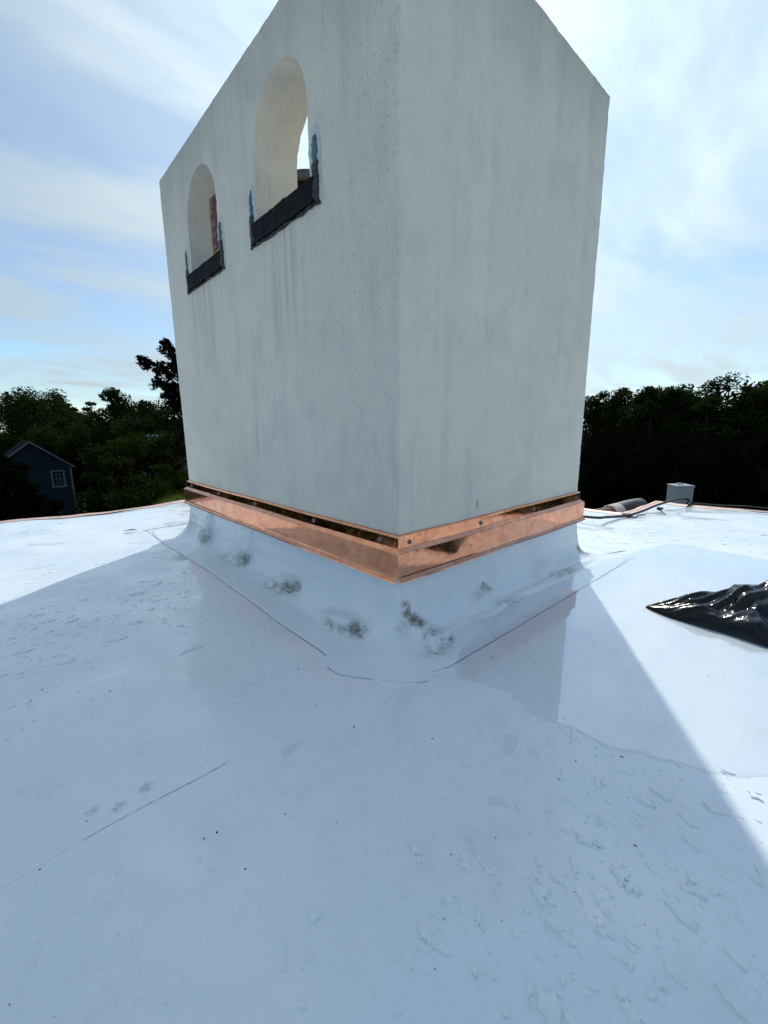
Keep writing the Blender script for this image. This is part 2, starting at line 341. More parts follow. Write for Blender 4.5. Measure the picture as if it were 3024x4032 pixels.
# the house under the roof deck
bm = bmesh.new()
pl = [(-5.4, -5.4), (XE - .1, -5.4), (XE - .1, YN - .1), (XN - .1, YN - .1), (XN - .1, YE - .1), (-5.4, YE - .1)]
b0 = [bm.verts.new((x, y, -9)) for x, y in pl]; b1 = [bm.verts.new((x, y, ZR - .06)) for x, y in pl]
for i in range(6): bm.faces.new((b0[i], b0[(i + 1) % 6], b1[(i + 1) % 6], b1[i]))
bm_obj('building_wall', bm, MAT['cream'])
tag(bpy.data.objects['building_wall'], 'walls of the house below the white roof', None, kind='structure')
# ground
gv = [(-900, -900, -9.2), (900, -900, -9.2), (900, 900, -9.2), (-900, 900, -9.2)]
tag(mk('ground', gv, [(0, 1, 2, 3)], MAT['soil']), 'dark ground under the trees', None, kind='structure')

# cover strip and lap seams of the membrane (parts of the roof)
def drape(poly_pts, off, name, mat, parent, thick=0.0014, step=0.03):
    """thin sheet with the given outline that follows the roof"""
    bm = bmesh.new(); n = len(poly_pts); P = []
    for i in range(n):
        a, b = np.array(poly_pts[i]), np.array(poly_pts[(i + 1) % n]); m_ = max(1, int(np.linalg.norm(b - a) / step))
        for k in range(m_): P.append(a + (b - a) * k / m_)
    vs = [bm.verts.new((p[0], p[1], float(roof_z(p[0], p[1])) + off)) for p in P]
    lo = [bm.verts.new((p[0] * 1.0, p[1], float(roof_z(p[0], p[1])) + off - thick * 2.2)) for p in P]
    f = bm.faces.new(vs); bmesh.ops.recalc_face_normals(bm, faces=[f])
    for i in range(len(vs)): bm.faces.new((vs[i], lo[i], lo[(i + 1) % len(vs)], vs[(i + 1) % len(vs)]))
    bmesh.ops.triangulate(bm, faces=[f])
    bmesh.ops.recalc_face_normals(bm, faces=bm.faces)
    return bm_obj(name, bm, mat, parent)
def strip_sheet(x0, x1, y0, y1, off, name):
    xs = np.arange(x0, x1 + .001, .04); ys = np.linspace(y0, y1, 9)
    X, Y = np.meshgrid(xs, ys, indexing='ij'); Y = Y + .004 * np.sin(X * 5 + Y * 3)
    e = np.minimum(smooth01((x1 - X) / .12), 1.0)
    Zs = roof_z(X, Y) + off * e + .0002
    I = np.arange(X.size).reshape(X.shape); F = np.stack([I[:-1, :-1], I[1:, :-1], I[1:, 1:], I[:-1, 1:]], -1).reshape(-1, 4)
    V = np.stack([X, Y, Zs], -1).reshape(-1, 3).tolist(); F = F.tolist()
    for col in (0, len(ys) - 1):
        b = len(V); V += [(float(X[i, col]), float(Y[i, col]), float(roof_z(X[i, col], Y[i, col])) - .001) for i in range(len(xs))]
        F += [(int(I[i, col]), int(I[i + 1, col]), b + i + 1, b + i) for i in range(len(xs) - 1)]
    o = mk(name, V, F, MAT['roof'], roof); return o
strip_sheet(-5.0, -.72, -.20, .14, .0009, 'cover_strip')
strip_sheet(-4.0, .12, -1.6, -1.045, .0010, 'membrane_lap')
def ground_line(pts, r, mat, name, parent, jit=0.0, lift=0.0, n=5):
    P = []
    for p in spline([(a, b, 0) for a, b in pts], 10):
        x, y = p.x + random.uniform(-jit, jit), p.y + random.uniform(-jit, jit); P.append((x, y, float(roof_z(x, y)) + lift))
    V, F = tube(P, r, n); return mk(name, V, F, mat, parent)
o = ground_line([(q, -.2006 + .004 * math.sin(q * 5 - .6)) for q in (-1.16, -1.05, -.96, -.84)], [random.uniform(.0001, .0006) for _ in range(31)], MAT['brown'], 'silt_line', roof, .0012, .0008)

# ---------------------------------------------------------------- chimney
def arch_pts(yc, r, zs, z0, n=28):
    P = [(yc - r, z0), (yc - r, zs)]
    P += [(yc - r * math.cos(math.pi * k / n), zs + r * math.sin(math.pi * k / n)) for k in range(1, n)]
    P += [(yc + r, zs), (yc + r, z0)]; return P
WIN = [dict(y=0.810, r=0.255, zs=1.811, y0=.482, y1=1.136), dict(y=1.826, r=0.252, zs=1.811, y0=1.514, y1=2.172)]
ZSILL = 1.455
chim = empty('chimney', (0, 0, ZR)); tag(chim, 'tall white stucco chimney with two arched openings rising from the roof', 'chimney')
def part(o): o.parent = chim; o.location = (0, 0, -ZR); return o
def build_chimney():
    T = 0.255
    def tmp(name, bm): me = bpy.data.meshes.new(name); bm.to_mesh(me); bm.free(); o = bpy.data.objects.new(name, me); COL.objects.link(o); return o
    bm = box_bm((0, 0, ZR - .02), (LX, LY, H), 0.0)
    ed = [e for e in bm.edges if max(v.co.z for v in e.verts) > 1]
    bmesh.ops.bevel(bm, geom=ed, offset=.007, segments=2, affect='EDGES', profile=.5)
    body = tmp('body', bm)
    cutters = [tmp('c0', box_bm((T, T, 1.40), (LX - T, LY - T, H + 1)))]
    for w in WIN:
        for (xa, xb) in ((-.2, T + .1), (LX - T - .1, LX + .2)):
            bm = bmesh.new(); P = arch_pts(w['y'], w['r'], w['zs'], ZSILL)
            a = [bm.verts.new((xa, y, z)) for y, z in P]; b = [bm.verts.new((xb, y, z)) for y, z in P]
            bm.faces.new(a); bm.faces.new(b[::-1])
            for i in range(len(P)): bm.faces.new((a[i], b[i], b[(i + 1) % len(P)], a[(i + 1) % len(P)]))
            bmesh.ops.recalc_face_normals(bm, faces=bm.faces); cutters.append(tmp('c', bm))
    for c in cutters:
        md = body.modifiers.new('b', 'BOOLEAN'); md.operation = 'DIFFERENCE'; md.solver = 'EXACT'; md.object = c
    dg = bpy.context.evaluated_depsgraph_get(); dg.update()
    me = bpy.data.meshes.new_from_object(body.evaluated_get(dg))
    for o in cutters + [body]: bpy.data.objects.remove(o, do_unlink=True)
    bm = bmesh.new(); bm.from_mesh(me)
    bmesh.ops.remove_doubles(bm, verts=bm.verts, dist=.0004)
    st = .028
    for ax, n_ in ((0, LX), (1, LY), (2, H + .45)):
        for k in range(1, int(n_ / st)):
            c = [0, 0, 0]; c[ax] = k * st + (ZR if ax == 2 else 0); no = [0, 0, 0]; no[ax] = 1
            bmesh.ops.bisect_plane(bm, geom=bm.verts[:] + bm.edges[:] + bm.faces[:], plane_co=c, plane_no=no, dist=1e-5)
    bmesh.ops.triangulate(bm, faces=[f for f in bm.faces if len(f.verts) > 4])
    bm.normal_update()
    for v in bm.verts:                                   # hand trowelled, slightly uneven faces and ragged arrises
        p = v.co; sharp = any(e.is_manifold and e.calc_face_angle(0) > .35 for e in v.link_edges)
        d = mnoise.noise(p * 1.6) * .0025 + mnoise.noise(p * 9) * .0008 + mnoise.noise(p * 38) * .0008
        if sharp: d += (mnoise.noise(p * 55) - .2) * .0028
        v.co = p + v.normal * d
    me2 = bpy.data.meshes.new('stucco_wall'); bm.to_mesh(me2); bm.free()
    me2.polygons.foreach_set('use_smooth', [True] * len(me2.polygons)); me2.set_sharp_from_angle(angle=math.radians(38))
    return part(link_mesh('stucco_wall', me2, MAT['stucco']))
build_chimney()
# flue shelf inside the shaft
part(bm_obj('flue_shelf', box_bm((.2, .2, 1.36), (LX - .2, LY - .2, 1.43)), MAT['mortar']))

def ragged_strip(y0, y1, z0, z1, x0, x1, name, mat, seed, rag=.004, topcut=0.0):
    """flat upright strip on the wall with uneven edges, x0 outer face, x1 inside the wall"""
    rnd = random.Random(seed); n = 16; A, B = [], []
    for i in range(n + 1):
        t = i / n; z = z0 + (z1 - z0) * t
        w = (y1 - y0); s = topcut * max(0, (t - .8) / .2) * w
        A.append((y0 + rnd.uniform(-rag, rag) + s * .3, z)); B.append((y1 + rnd.uniform(-rag, rag) - s * .7, z + rnd.uniform(-.002, .002)))
    bm = bmesh.new(); F_ = []
    fr = [[bm.verts.new((x0 + rnd.uniform(-.0015, .0015), *p)) for p in L_] for L_ in (A, B)]; mid = [bm.verts.new((x0 - .002 + rnd.uniform(-.003, .001), (a[0] + b[0]) / 2, a[1])) for a, b in zip(A, B)]
    bk = [[bm.verts.new((x1, *p)) for p in L_] for L_ in (A, B)]
    for i in range(n):
        bm.faces.new((fr[0][i], mid[i], mid[i + 1], fr[0][i + 1])); bm.faces.new((mid[i], fr[1][i], fr[1][i + 1], mid[i + 1]))
        bm.faces.new((fr[0][i], fr[0][i + 1], bk[0][i + 1], bk[0][i])); bm.faces.new((fr[1][i], bk[1][i], bk[1][i + 1], fr[1][i + 1]))
    bm.faces.new((fr[0][n], mid[n], fr[1][n], bk[1][n], bk[0][n])); bm.faces.new((fr[0][0], bk[0][0], bk[1][0], fr[1][0], mid[0]))
    bmesh.ops.recalc_face_normals(bm, faces=bm.faces)
    return part(bm_obj(name, bm, mat, smooth=False))
def build_sills():
    for i, w in enumerate(WIN):
        y0, y1 = w['y0'], w['y1']; a, b = w['y'] - w['r'], w['y'] + w['r']
        # bent metal pan: front apron, lip, and the pan running back into the opening
        prof = [(.24, ZSILL + .012), (.03, ZSILL + .048), (-.006, ZSILL + .056), (-.016, ZSILL + .050), (-.012, ZSILL - .02), (-.014, 1.420), (-.024, 1.408), (-.024, 1.404), (-.006, 1.408), (-.001, 1.43)]
        ys = np.linspace(y0 + .03, y1 - .03, 14); V, F = [], []; k = len(prof)
        for j, y in enumerate(ys):
            for (x, z) in prof:
                yy = y
                if x > -.004: yy = min(max(y, a + .002), b - .002)
                V.append((x + .0012 * math.sin(j * 2.1 + z * 40), yy, z + .0015 * math.sin(j * 1.3)))
        for j in range(len(ys) - 1):
            for q in range(k - 1): F.append((j * k + q, j * k + q + 1, (j + 1) * k + q + 1, (j + 1) * k + q))
        part(mk('sill_flashing', V, F, MAT['sill']))
        # cut-back stucco, teal membrane and black mastic on both jambs
        ragged_strip(y0 - .020, y0 + .068, 1.40, 1.685, -.0035, .01, 'plaster_patch', MAT['plaster'], 40 + i, .006, .6)
        ragged_strip(y1 - .068, y1 + .018, 1.40, 1.695, -.0035, .01, 'plaster_patch', MAT['plaster'], 50 + i, .006, .6)
        ragged_strip(y0 + .002, y0 + .042, 1.525, 1.655, -.0075, .008, 'membrane_tape', MAT['teal'], 1 + i, .003, .5)
        ragged_strip(y1 - .040, y1 - .004, 1.530, 1.667, -.0075, .008, 'membrane_tape', MAT['teal'], 5 + i, .003, .7)
        ragged_strip(y0 - .002, y0 + .044, 1.402, 1.555, -.0115, .008, 'mastic_strip', MAT['tar'], 9 + i, .004)
        ragged_strip(y1 - .042, y1 + .002, 1.402, 1.550, -.0115, .008, 'mastic_strip', MAT['tar'], 13 + i, .004)
        P = [(-.006 + random.uniform(-.003, .003), y, 1.4 + random.uniform(-.003, .003)) for y in np.linspace(y0 - .006, y1 + .006, 30)]
        V, F = tube(P, [random.uniform(.003, .009) for _ in P], 6); part(mk('mastic_bead', V, F, MAT['tar']))
build_sills()
# clay flue pot standing inside the shaft
def lathe(prof, n=28):
    V, F = [], []
    for r_, z in prof:
        for k in range(n): V.append((r_ * math.cos(2 * math.pi * k / n), r_ * math.sin(2 * math.pi * k / n), z))
    for i in range(len(prof) - 1):
        for k in range(n): F.append((i * n + k, i * n + (k + 1) % n, (i + 1) * n + (k + 1) % n, (i + 1) * n + k))
    return V, F
pot = empty('flue_pot', (.66, 1.56, 1.43)); tag(pot, 'black round flue pipe seen through the nearer arched opening', 'flue')
V, F = lathe([(.15, 0), (.15, .60), (.0, .60)]); mk('pipe', V, F, MAT['tar'], pot, True)
V, F = lathe([(.152, .60), (.175, .605), (.178, .655), (.165, .662), (.14, .655), (.13, .55)]); mk('rim', V, F, MAT['lead'], pot, True)
# red sack of mix standing in the far opening
sack = empty('red_sack', (.10, 1.74, ZSILL + .036)); tag(sack, 'red paper sack with yellow and white print standing in the far arched opening', 'sack')
mred = plain('red_paper', (0.17, 0.008, 0.02), 0.55, 0, 0.12, 12, 0.15); myel = plain('yellow_print', (0.42, 0.31, 0.05), 0.55); mwht = plain('white_print', (0.42, 0.33, 0.32), 0.55); mblk = plain('black_print', (0.02, 0.015, 0.015), 0.55)
def sack_body():
    V, F = [], []; nu, nv = 12, 14
    for s in (-1, 1):
        for j in range(nv + 1):
            for i in range(nu + 1):
                u, v = i / nu * 2 - 1, j / nv
                bul = (1 - abs(u) ** 4) * (1 - abs(2 * v - 1) ** 6)
                V.append((s * .026 * bul ** .6 + v * .03 * 0, u * .165 + .012 * v, v * .445 + .006 * (u + 1)))
    n1 = (nu + 1) * (nv + 1)
    for s in range(2):
        for j in range(nv):
            for i in range(nu):
                a = s * n1 + j * (nu + 1) + i; F.append((a, a + 1, a + nu + 2, a + nu + 1))
    return mk('paper_body', V, F, mred, sack, True)
sack_body()
def sack_print(y, z, w, h, mat, name): 
    bul = lambda yy, zz: -.0275 * max(0, (1 - abs((yy - .012) / .165) ** 4) * (1 - abs(2 * zz / .445 - 1) ** 6)) ** .6 - .0012
    ys = np.linspace(y, y - w, 4); V = []; F = []
    for q in (z, z + h):
        for yy in ys: V.append((bul(yy, q), yy, q))
    for i in range(3): F.append((i, i + 1, 5 + i, 4 + i))
    return mk(name, V, F, mat, sack)
# the band of print nearest the sack's visible edge: a tall T, small marks, lines of text, a yellow panel
sack_print(.128, .385, .30, .050, mblk, 'printed_panel')
sack_print(.124, .422, .040, .011, myel, 'letter_bar'); sack_print(.112, .388, .014, .034, myel, 'letter_stem')
sack_print(.118, .372, .05, .010, mwht, 'print_line'); sack_print(.121, .328, .036, .030, myel, 'print_frame')
for k, (zz, w_) in enumerate(((.285, .03), (.268, .06), (.255, .06), (.222, .03), (.205, .06), (.192, .055), (.135, .05), (.125, .05))): sack_print(.112, zz, w_, .006, mwht, 'print_line')
sack_print(.110, .02, .22, .085, myel, 'yellow_panel')
# scraps of black flashing lying on the near sill
def scrap(loc, s, seed, label):
    rnd = random.Random(seed); bm = bmesh.new(); bmesh.ops.create_icosphere(bm, subdivisions=2, radius=1)
    for v in bm.verts:
        d = mnoise.noise(v.co * 1.7 + Vector((seed, 0, 0))) ; v.co = Vector((v.co.x * s[0], v.co.y * s[1], max(v.co.z, -.3) * s[2])) * (1 + .55 * d)
    o = bm_obj('flashing_scrap', bm, MAT['tar']); o.location = loc; return tag(o, label, 'scrap', 'scraps of black flashing on the sill')
scrap((.05, .955, ZSILL + .068), (.03, .035, .042), 3, 'rounded black scrap on the near sill, further from the chimney corner')
scrap((.055, .875, ZSILL + .070), (.025, .045, .046), 8, 'pointed black scrap on the near sill, nearer the chimney corner')

# ---------------------------------------------------------------- membrane base flashing round the chimney
PROF = [(.010, -.06), (.010, -.15), (.012, -.21), (.014, -.25), (.018, -.285), (.024, -.315), (.027, -.345), (.038, -.374), (.053, -.397), (.072, -.416), (.096, -.429), (.125, -.436), (.15, -.4425), (.175, -.4455), (.20, -.4478), (.225, -.4484), (.25, -.4487), (.275, -.4487), (.300, -.4487), (.3008, -.4515)]
WR = [  # wrinkles: side, position along the wall, size
    ('L', .80, .11, .075), ('L', .20, .15, .105), ('L', 1.42, .12, .06), ('L', 2.12, .10, .05), ('R', .56, .09, .07), ('R', 1.16, .09, .06), ('R', .06, .06, .07), ('R', .12, .07, .13)]
def perimeter():
    """stations round the wall: corner anchors with outward directions"""
    out = []
    def side(p, q, nrm, n, tagn):
        for k in range(n + 1):
            t = k / n; out.append((np.array(p) + (np.array(q) - np.array(p)) * t, np.array(nrm, float), tagn))
    def corner(c, a0, a1, n=9):
        for k in range(1, n):
            a = math.radians(a0 + (a1 - a0) * k / n); v = np.array((math.cos(a), math.sin(a)))
            s = 1.0 / max(abs(v[0]), abs(v[1])); out.append((np.array(c), v * (1 + (s - 1) * .72), 'C'))
    side((0, LY), (0, 0), (-1, 0), 300, 'L'); corner((0, 0), 180, 270)
    side((0, 0), (LX, 0), (0, -1), 200, 'R'); corner((LX, 0), 270, 360)
    side((LX, 0), (LX, LY), (1, 0), 60, 'B'); corner((LX, LY), 0, 90)
    side((LX, LY), (0, LY), (0, 1), 50, 'B2'); corner((0, LY), 90, 180)
    return out
def base_flashing():
    st = perimeter(); n = len(st); V = []
    pd = np.array(PROF); al = np.concatenate([[0], np.cumsum(np.hypot(*np.diff(pd[:-1], axis=0).T))]); tt_ = np.linspace(0, al[-1], 44)
    prof = list(zip(np.interp(tt_, al, pd[:-1, 0]), np.interp(tt_, al, pd[:-1, 1]))) + [PROF[-1]]; k = len(prof)
    def pucker(u): return float(smooth01((u + 1.7) / 1.5) * (1 - smooth01((u - .15) / .14)))       # swells slowly, then folds back sharply
    for i, (c, v, tg) in enumerate(st):
        s = c[1] if tg == 'L' else c[0]
        for j, (d, z) in enumerate(prof):
            vv = v if tg != 'C' else v / np.linalg.norm(v) * (1 + (np.linalg.norm(v) - 1) * float(smooth01((d - .03) / .18)))
            p = c + vv * d; zz = z
            lump = 0.0
            if tg in 'LR':
                for sd, pos, w, dc in WR:
                    if sd == tg: lump += .062 * pucker((s - pos) / w * (1 if tg == 'R' else -1) + (d - dc) * 5) * math.exp(-((d - dc) / .036) ** 2)
                cove = math.exp(-((d - .085) / .06) ** 2)
                lump += cove * (.0045 * mnoise.noise(Vector((s * 4.3, d * 7, 3.1))) + .0030 * mnoise.noise(Vector((s * 15, d * 18, 7.7))))
            p = p + v * lump * .9; zz += lump * .75
            if tg == 'R' and .08 < d < .19:           # lifted fold running along the right-hand side
                dc = .135 + .018 * math.sin(s * 5.2) * math.exp(-((s - .62) / .25) ** 2)
                f = math.exp(-((d - dc) / .011) ** 2) * float(smooth01((s - .30) / .3) * smooth01((1.75 - s) / .2)); zz += f * (.017 + .009 * math.sin(s * 6.1))
            zz += .0014 * mnoise.noise(Vector((p[0] * 9, p[1] * 9, 2.2))) * float(smooth01((d - .02) / .05) * (1 - smooth01((d - .22) / .06)))
            if tg in 'LRC': p = p + v * .0014 * mnoise.noise(Vector((p[0] * 3, p[1] * 3, z * 6)))
            V.append((p[0], p[1], zz, d))
    V = np.array(V); V[:, 2] += (roof_z(V[:, 0], V[:, 1]) - ZR) * smooth01((V[:, 3] - .05) / .12); V = V[:, :3]
    F = []
    for i in range(n):
        a, b = i * k, ((i + 1) % n) * k
        for j in range(k - 1): F.append((a + j, b + j, b + j + 1, a + j + 1))
    root = empty('base_flashing', (0, 0, ZR)); tag(root, 'white membrane flashing coved up the chimney foot, wrinkled and mould-stained', 'flashing')
    o = mk_np('membrane_skirt', V, F, MAT['flash'], None, True); o.parent = root; o.location = (0, 0, -ZR)
    return root
bf = base_flashing()
def bf_part(o): o.parent = bf; o.location = (0, 0, -ZR); return o
def edge_line(pts, r0, r1, name='cut_edge', lift=.0010):
    P = spline([(a, b, 0) for a, b in pts], 14)
    P = [(p.x + random.uniform(-.0008, .0008), p.y + random.uniform(-.0008, .0008), float(roof_z(p.x, p.y)) + lift) for p in P]
    V, F = tube(P, [random.uniform(r0, r1) for _ in P], 5); return bf_part(mk(name, V, F, MAT['cut']))
E0 = .3015
edge_line([(-E0, LY + .36), (-E0 - .008, 2.2), (-E0, 1.5), (-E0 - .004, .8), (-E0 - .006, .08)], .0008, .0015)
edge_line([(-.10, -E0 + .02), (-.04, -E0 + .006), (.03, -E0), (.6, -E0 - .002), (1.2, -E0), (1.70, -E0), (LX + E0, -E0 + .01)], .0007, .0012)
edge_line([(-E0 - .02, LY + E0 + .06), (.1, LY + E0), (.8, LY + E0)], .0015, .0022)
edge_line([(LX + E0 + .10, -.20), (LX + .2, -.13), (LX + .06, -.07)], .0018, .0026)
# rounded corner patch over the flange
PATCH = [(-.30, .105), (-.335, .085), (-.352, .05), (-.358, 0), (-.350, -.05), (-.325, -.10), (-.29, -.15), (-.25, -.205), (-.215, -.25), (-.185, -.285), (-.155, -.305), (-.125, -.305), (-.10, -.28), (-.085, -.24), (-.075, -.19), (-.105, -.15), (-.16, -.10), (-.2, -.02), (-.22, .08)]
def patch():
    bm = bmesh.new()
    P = [(p.x, p.y) for p in spline([(a, b, 0) for a, b in PATCH + PATCH[:1]], 4)][:-1]
    z = lambda x, y, o: float(roof_z(x, y)) + .0027 + o
    top = [bm.verts.new((x, y, z(x, y, 0))) for x, y in P]; bot = [bm.verts.new((x, y, z(x, y, -.006))) for x, y in P]
    f = bm.faces.new(top)
    for i in range(len(P)): bm.faces.new((top[i], bot[i], bot[(i + 1) % len(P)], top[(i + 1) % len(P)]))
    bmesh.ops.triangulate(bm, faces=[f]); bmesh.ops.recalc_face_normals(bm, faces=bm.faces)
    bf_part(bm_obj('corner_patch', bm, MAT['flash']))
patch()
edge_line([(-.356, .03), (-.362, -.03), (-.348, -.07), (-.30, -.145), (-.23, -.24), (-.185, -.29), (-.150, -.31)], .0004, .0008, 'patch_edge', .0010)

# ---------------------------------------------------------------- copper counterflashing (one bent strip for each visible wall)
CPROF = [(.001, .004), (.010, .0015), (.0115, -.004), (.0112, -.010), (.0160, -.050), (.0180, -.0525), (.0345, -.0655), (.0362, -.068), (.0350, -.165), (.0356, -.170), (.0470, -.186), (.0478, -.190), (.0455, -.1895), (.0335, -.172), (.030, -.168), (.030, -.07)]
CPARTS = [('top_lip', 0, 3), ('upper_band', 3, 5), ('ledge', 5, 7), ('face_panel', 7, 9), ('drip_hem', 9, 15)]
def copper_side(which, label):
    root = empty('copper_flashing', (0, 0, -.19)); tag(root, label, 'flashing', 'copper strips round the chimney foot')
    Ln = LY if which == 'L' else LX; seg = 46
    def P(d, z, t):
        # mitred ends: strip grows with its offset at both corners
        if abs(z + .010) < 1e-6: d = .0098 if which == 'L' else .0120
        s = -d + (Ln + 2 * d) * t; w = .0004 * math.sin(t * 23) + .0006 * math.sin(t * 9.1)
        zz = z + .0012 * math.sin(t * 14 + 1) ; d2 = d + w
        return ((-d2, s, zz) if which == 'L' else (s, -d2, zz))
    for nm, a, b in CPARTS:
        V, F = [], []; k = b - a + 1
        gap = .0035 if nm == 'drip_hem' else 0.0
        for i in range(seg + 1):
            t = i / seg
            if nm == 'drip_hem': t = .003 + t * .995 if which == 'L' else .006 + t * .992
            for j in range(a, b + 1): V.append(P(CPROF[j][0], CPROF[j][1], t))
        for i in range(seg):
            for j in range(k - 1): F.append((i * k + j, i * k + j + 1, (i + 1) * k + j + 1, (i + 1) * k + j))
        o = mk(nm, V, F, MAT['band' if nm == 'upper_band' else 'copper'], None, False); o.parent = root; o.location = (0, 0, .19)
    # end return at the far corner
    e = [(Ln + d, d, z) for d, z in CPROF[3:11]]; V = []
    for (s, d, z) in e: V += [(-d, s, z), (.03, s, z)] if which == 'L' else [(s, -d, z), (s, .03, z)]
    o = mk('end_return', V, [(2 * i, 2 * i + 1, 2 * i + 3, 2 * i + 2) for i in range(len(e) - 1)], MAT['copper'], None); o.parent = root; o.location = (0, 0, .19)
    # hex-washer screws
    pos = [.103, .62, 1.303, 1.908, 2.498] if which == 'L' else [.051, .559, 1.082, 1.631]
    for i, s in enumerate(pos):
        bm = bmesh.new()
        prof = [(.0, .0), (.0115, .0005), (.012, .0025), (.0080, .0035), (.0078, .0065), (.006, .0100), (.0, .0115)]
        rings = []
        for r_, h in prof:
            if r_ == 0: rings.append([bm.verts.new((0, 0, h))]); continue
            rings.append([bm.verts.new((r_ * math.cos(2 * math.pi * q / 12), r_ * math.sin(2 * math.pi * q / 12), h)) for q in range(12)])
        for ra, rb in zip(rings, rings[1:]):
            for q in range(12):
                if len(ra) == 1: bm.faces.new((ra[0], rb[q], rb[(q + 1) % 12]))
                elif len(rb) == 1: bm.faces.new((ra[q], rb[0], ra[(q + 1) % 12]))
                else: bm.faces.new((ra[q], ra[(q + 1) % 12], rb[(q + 1) % 12], rb[q]))
        o = bm_obj('screw', bm, MAT['screw'], root, True); d = .0125
        o.location = (-d, s, -.031 + .19) if which == 'L' else (s, -d, -.031 + .19)
        o.rotation_euler = (0, -math.pi / 2, 0) if which == 'L' else (math.pi / 2, 0, 0)
copper_side('L', 'polished copper strip screwed along the chimney wall with the arched openings')
copper_side('R', 'spotted copper strip screwed along the plain chimney wall on the right')

# ---------------------------------------------------------------- copper trim along the roof edges
def edge_trim(a, b, out, label):
    root = empty('roof_edge_trim', ((a[0] + b[0]) / 2, (a[1] + b[1]) / 2, ZR)); tag(root, label, 'edge trim', 'copper trim along the roof edges')
    a, b, out = np.array(a, float), np.array(b, float), np.array(out, float); n = max(8, int(np.linalg.norm(b - a) / .07))
    prof = [(-.085, .002), (-.03, .006), (-.008, .012), (.010, .010), (.014, .002), (.014, -.09), (.026, -.115)]
    for nm, i0, i1 in (('top_flange', 0, 3), ('fascia', 3, 6)):
        V, F = [], []; k = i1 - i0 + 1
        for i in range(n + 1):
            c = a + (b - a) * i / n; wv = .006 * mnoise.noise(Vector((c[0] * 1.3, c[1] * 1.3, 5))) + .003 * mnoise.noise(Vector((c[0] * 5, c[1] * 5, 9)))
            for (d, z) in prof[i0:i1 + 1]:
                p = c + out * (d + wv * .5); V.append((p[0], p[1], float(roof_z(p[0], p[1])) + z + (max(0, wv) * 1.6 if d < 0 else abs(wv))))
        for i in range(n):
            for j in range(k - 1): F.append((i * k + j, i * k + j + 1, (i + 1) * k + j + 1, (i + 1) * k + j))
        o = mk(nm, V, F, MAT['trim'], root); o.location = -np.array(root.location)
edge_trim((-5.5, YE), (XN, YE), (0, 1), 'wavy copper trim along the roof edge on the left')
edge_trim((XN, YE), (XN, YN), (1, 0), 'copper trim along the roof edge just behind the chimney')
edge_trim((XN, YN), (XE, YN), (0, 1), 'short copper trim on the notch of the roof by the tiles')
edge_trim((XE, YN), (XE, -5.5), (1, 0), 'long copper trim along the right roof edge')

# ---------------------------------------------------------------- rain water: the puddle, drops
def puddle():
    P = [(p.x, p.y) for p in spline([(a, b, 0) for a, b in PUD + PUD[:1]], 5)][:-1]
    P = [(x + .006 * mnoise.noise(Vector((x * 14, y * 14, 0))) * 2, y + .006 * mnoise.noise(Vector((x * 14, y * 14, 8))) * 2) for x, y in P]
    bm = bmesh.new(); zt = ZR + .0028
    cx, cy = 1.1, -.7
    top = [bm.verts.new((x, y, zt)) for x, y in P]
    rim = []
    for i, (x, y) in enumerate(P):
        a, b = P[i - 1], P[(i + 1) % len(P)]; t = Vector((b[0] - a[0], b[1] - a[1])).normalized(); nrm = Vector((t.y, -t.x))
        rim.append((x + nrm.x * .007, y + nrm.y * .007))
    # polygon may run either way: make sure the rim lies outside
    ar = sum(P[i][0] * P[(i + 1) % len(P)][1] - P[(i + 1) % len(P)][0] * P[i][1] for i in range(len(P)))
    if ar < 0: rim = [(2 * p[0] - q[0], 2 * p[1] - q[1]) for p, q in zip(P, rim)]
    lo = [bm.verts.new((x, y, min(float(roof_z(x, y)) - .0006, zt))) for x, y in rim]
    f = bm.faces.new(top)
    for i in range(len(P)): bm.faces.new((top[i], lo[i], lo[(i + 1) % len(P)], top[(i + 1) % len(P)]))
    bmesh.ops.triangulate(bm, faces=[f]); bmesh.ops.recalc_face_normals(bm, faces=bm.faces)
    if sum(fc.normal.z for fc in bm.faces) < 0: bmesh.ops.reverse_faces(bm, faces=bm.faces)
    o = bm_obj('puddle', bm, MAT['water'])
    return tag(o, 'shallow rain puddle lying on the roof beside the chimney', None, kind='structure')
puddle()
from mathutils.geometry import intersect_point_line
def in_poly(x, y, P):
    c = False; j = len(P) - 1
    for i in range(len(P)):
        if (P[i][1] > y) != (P[j][1] > y) and x < (P[j][0] - P[i][0]) * (y - P[i][1]) / (P[j][1] - P[i][1]) + P[i][0]: c = not c
        j = i
    return c
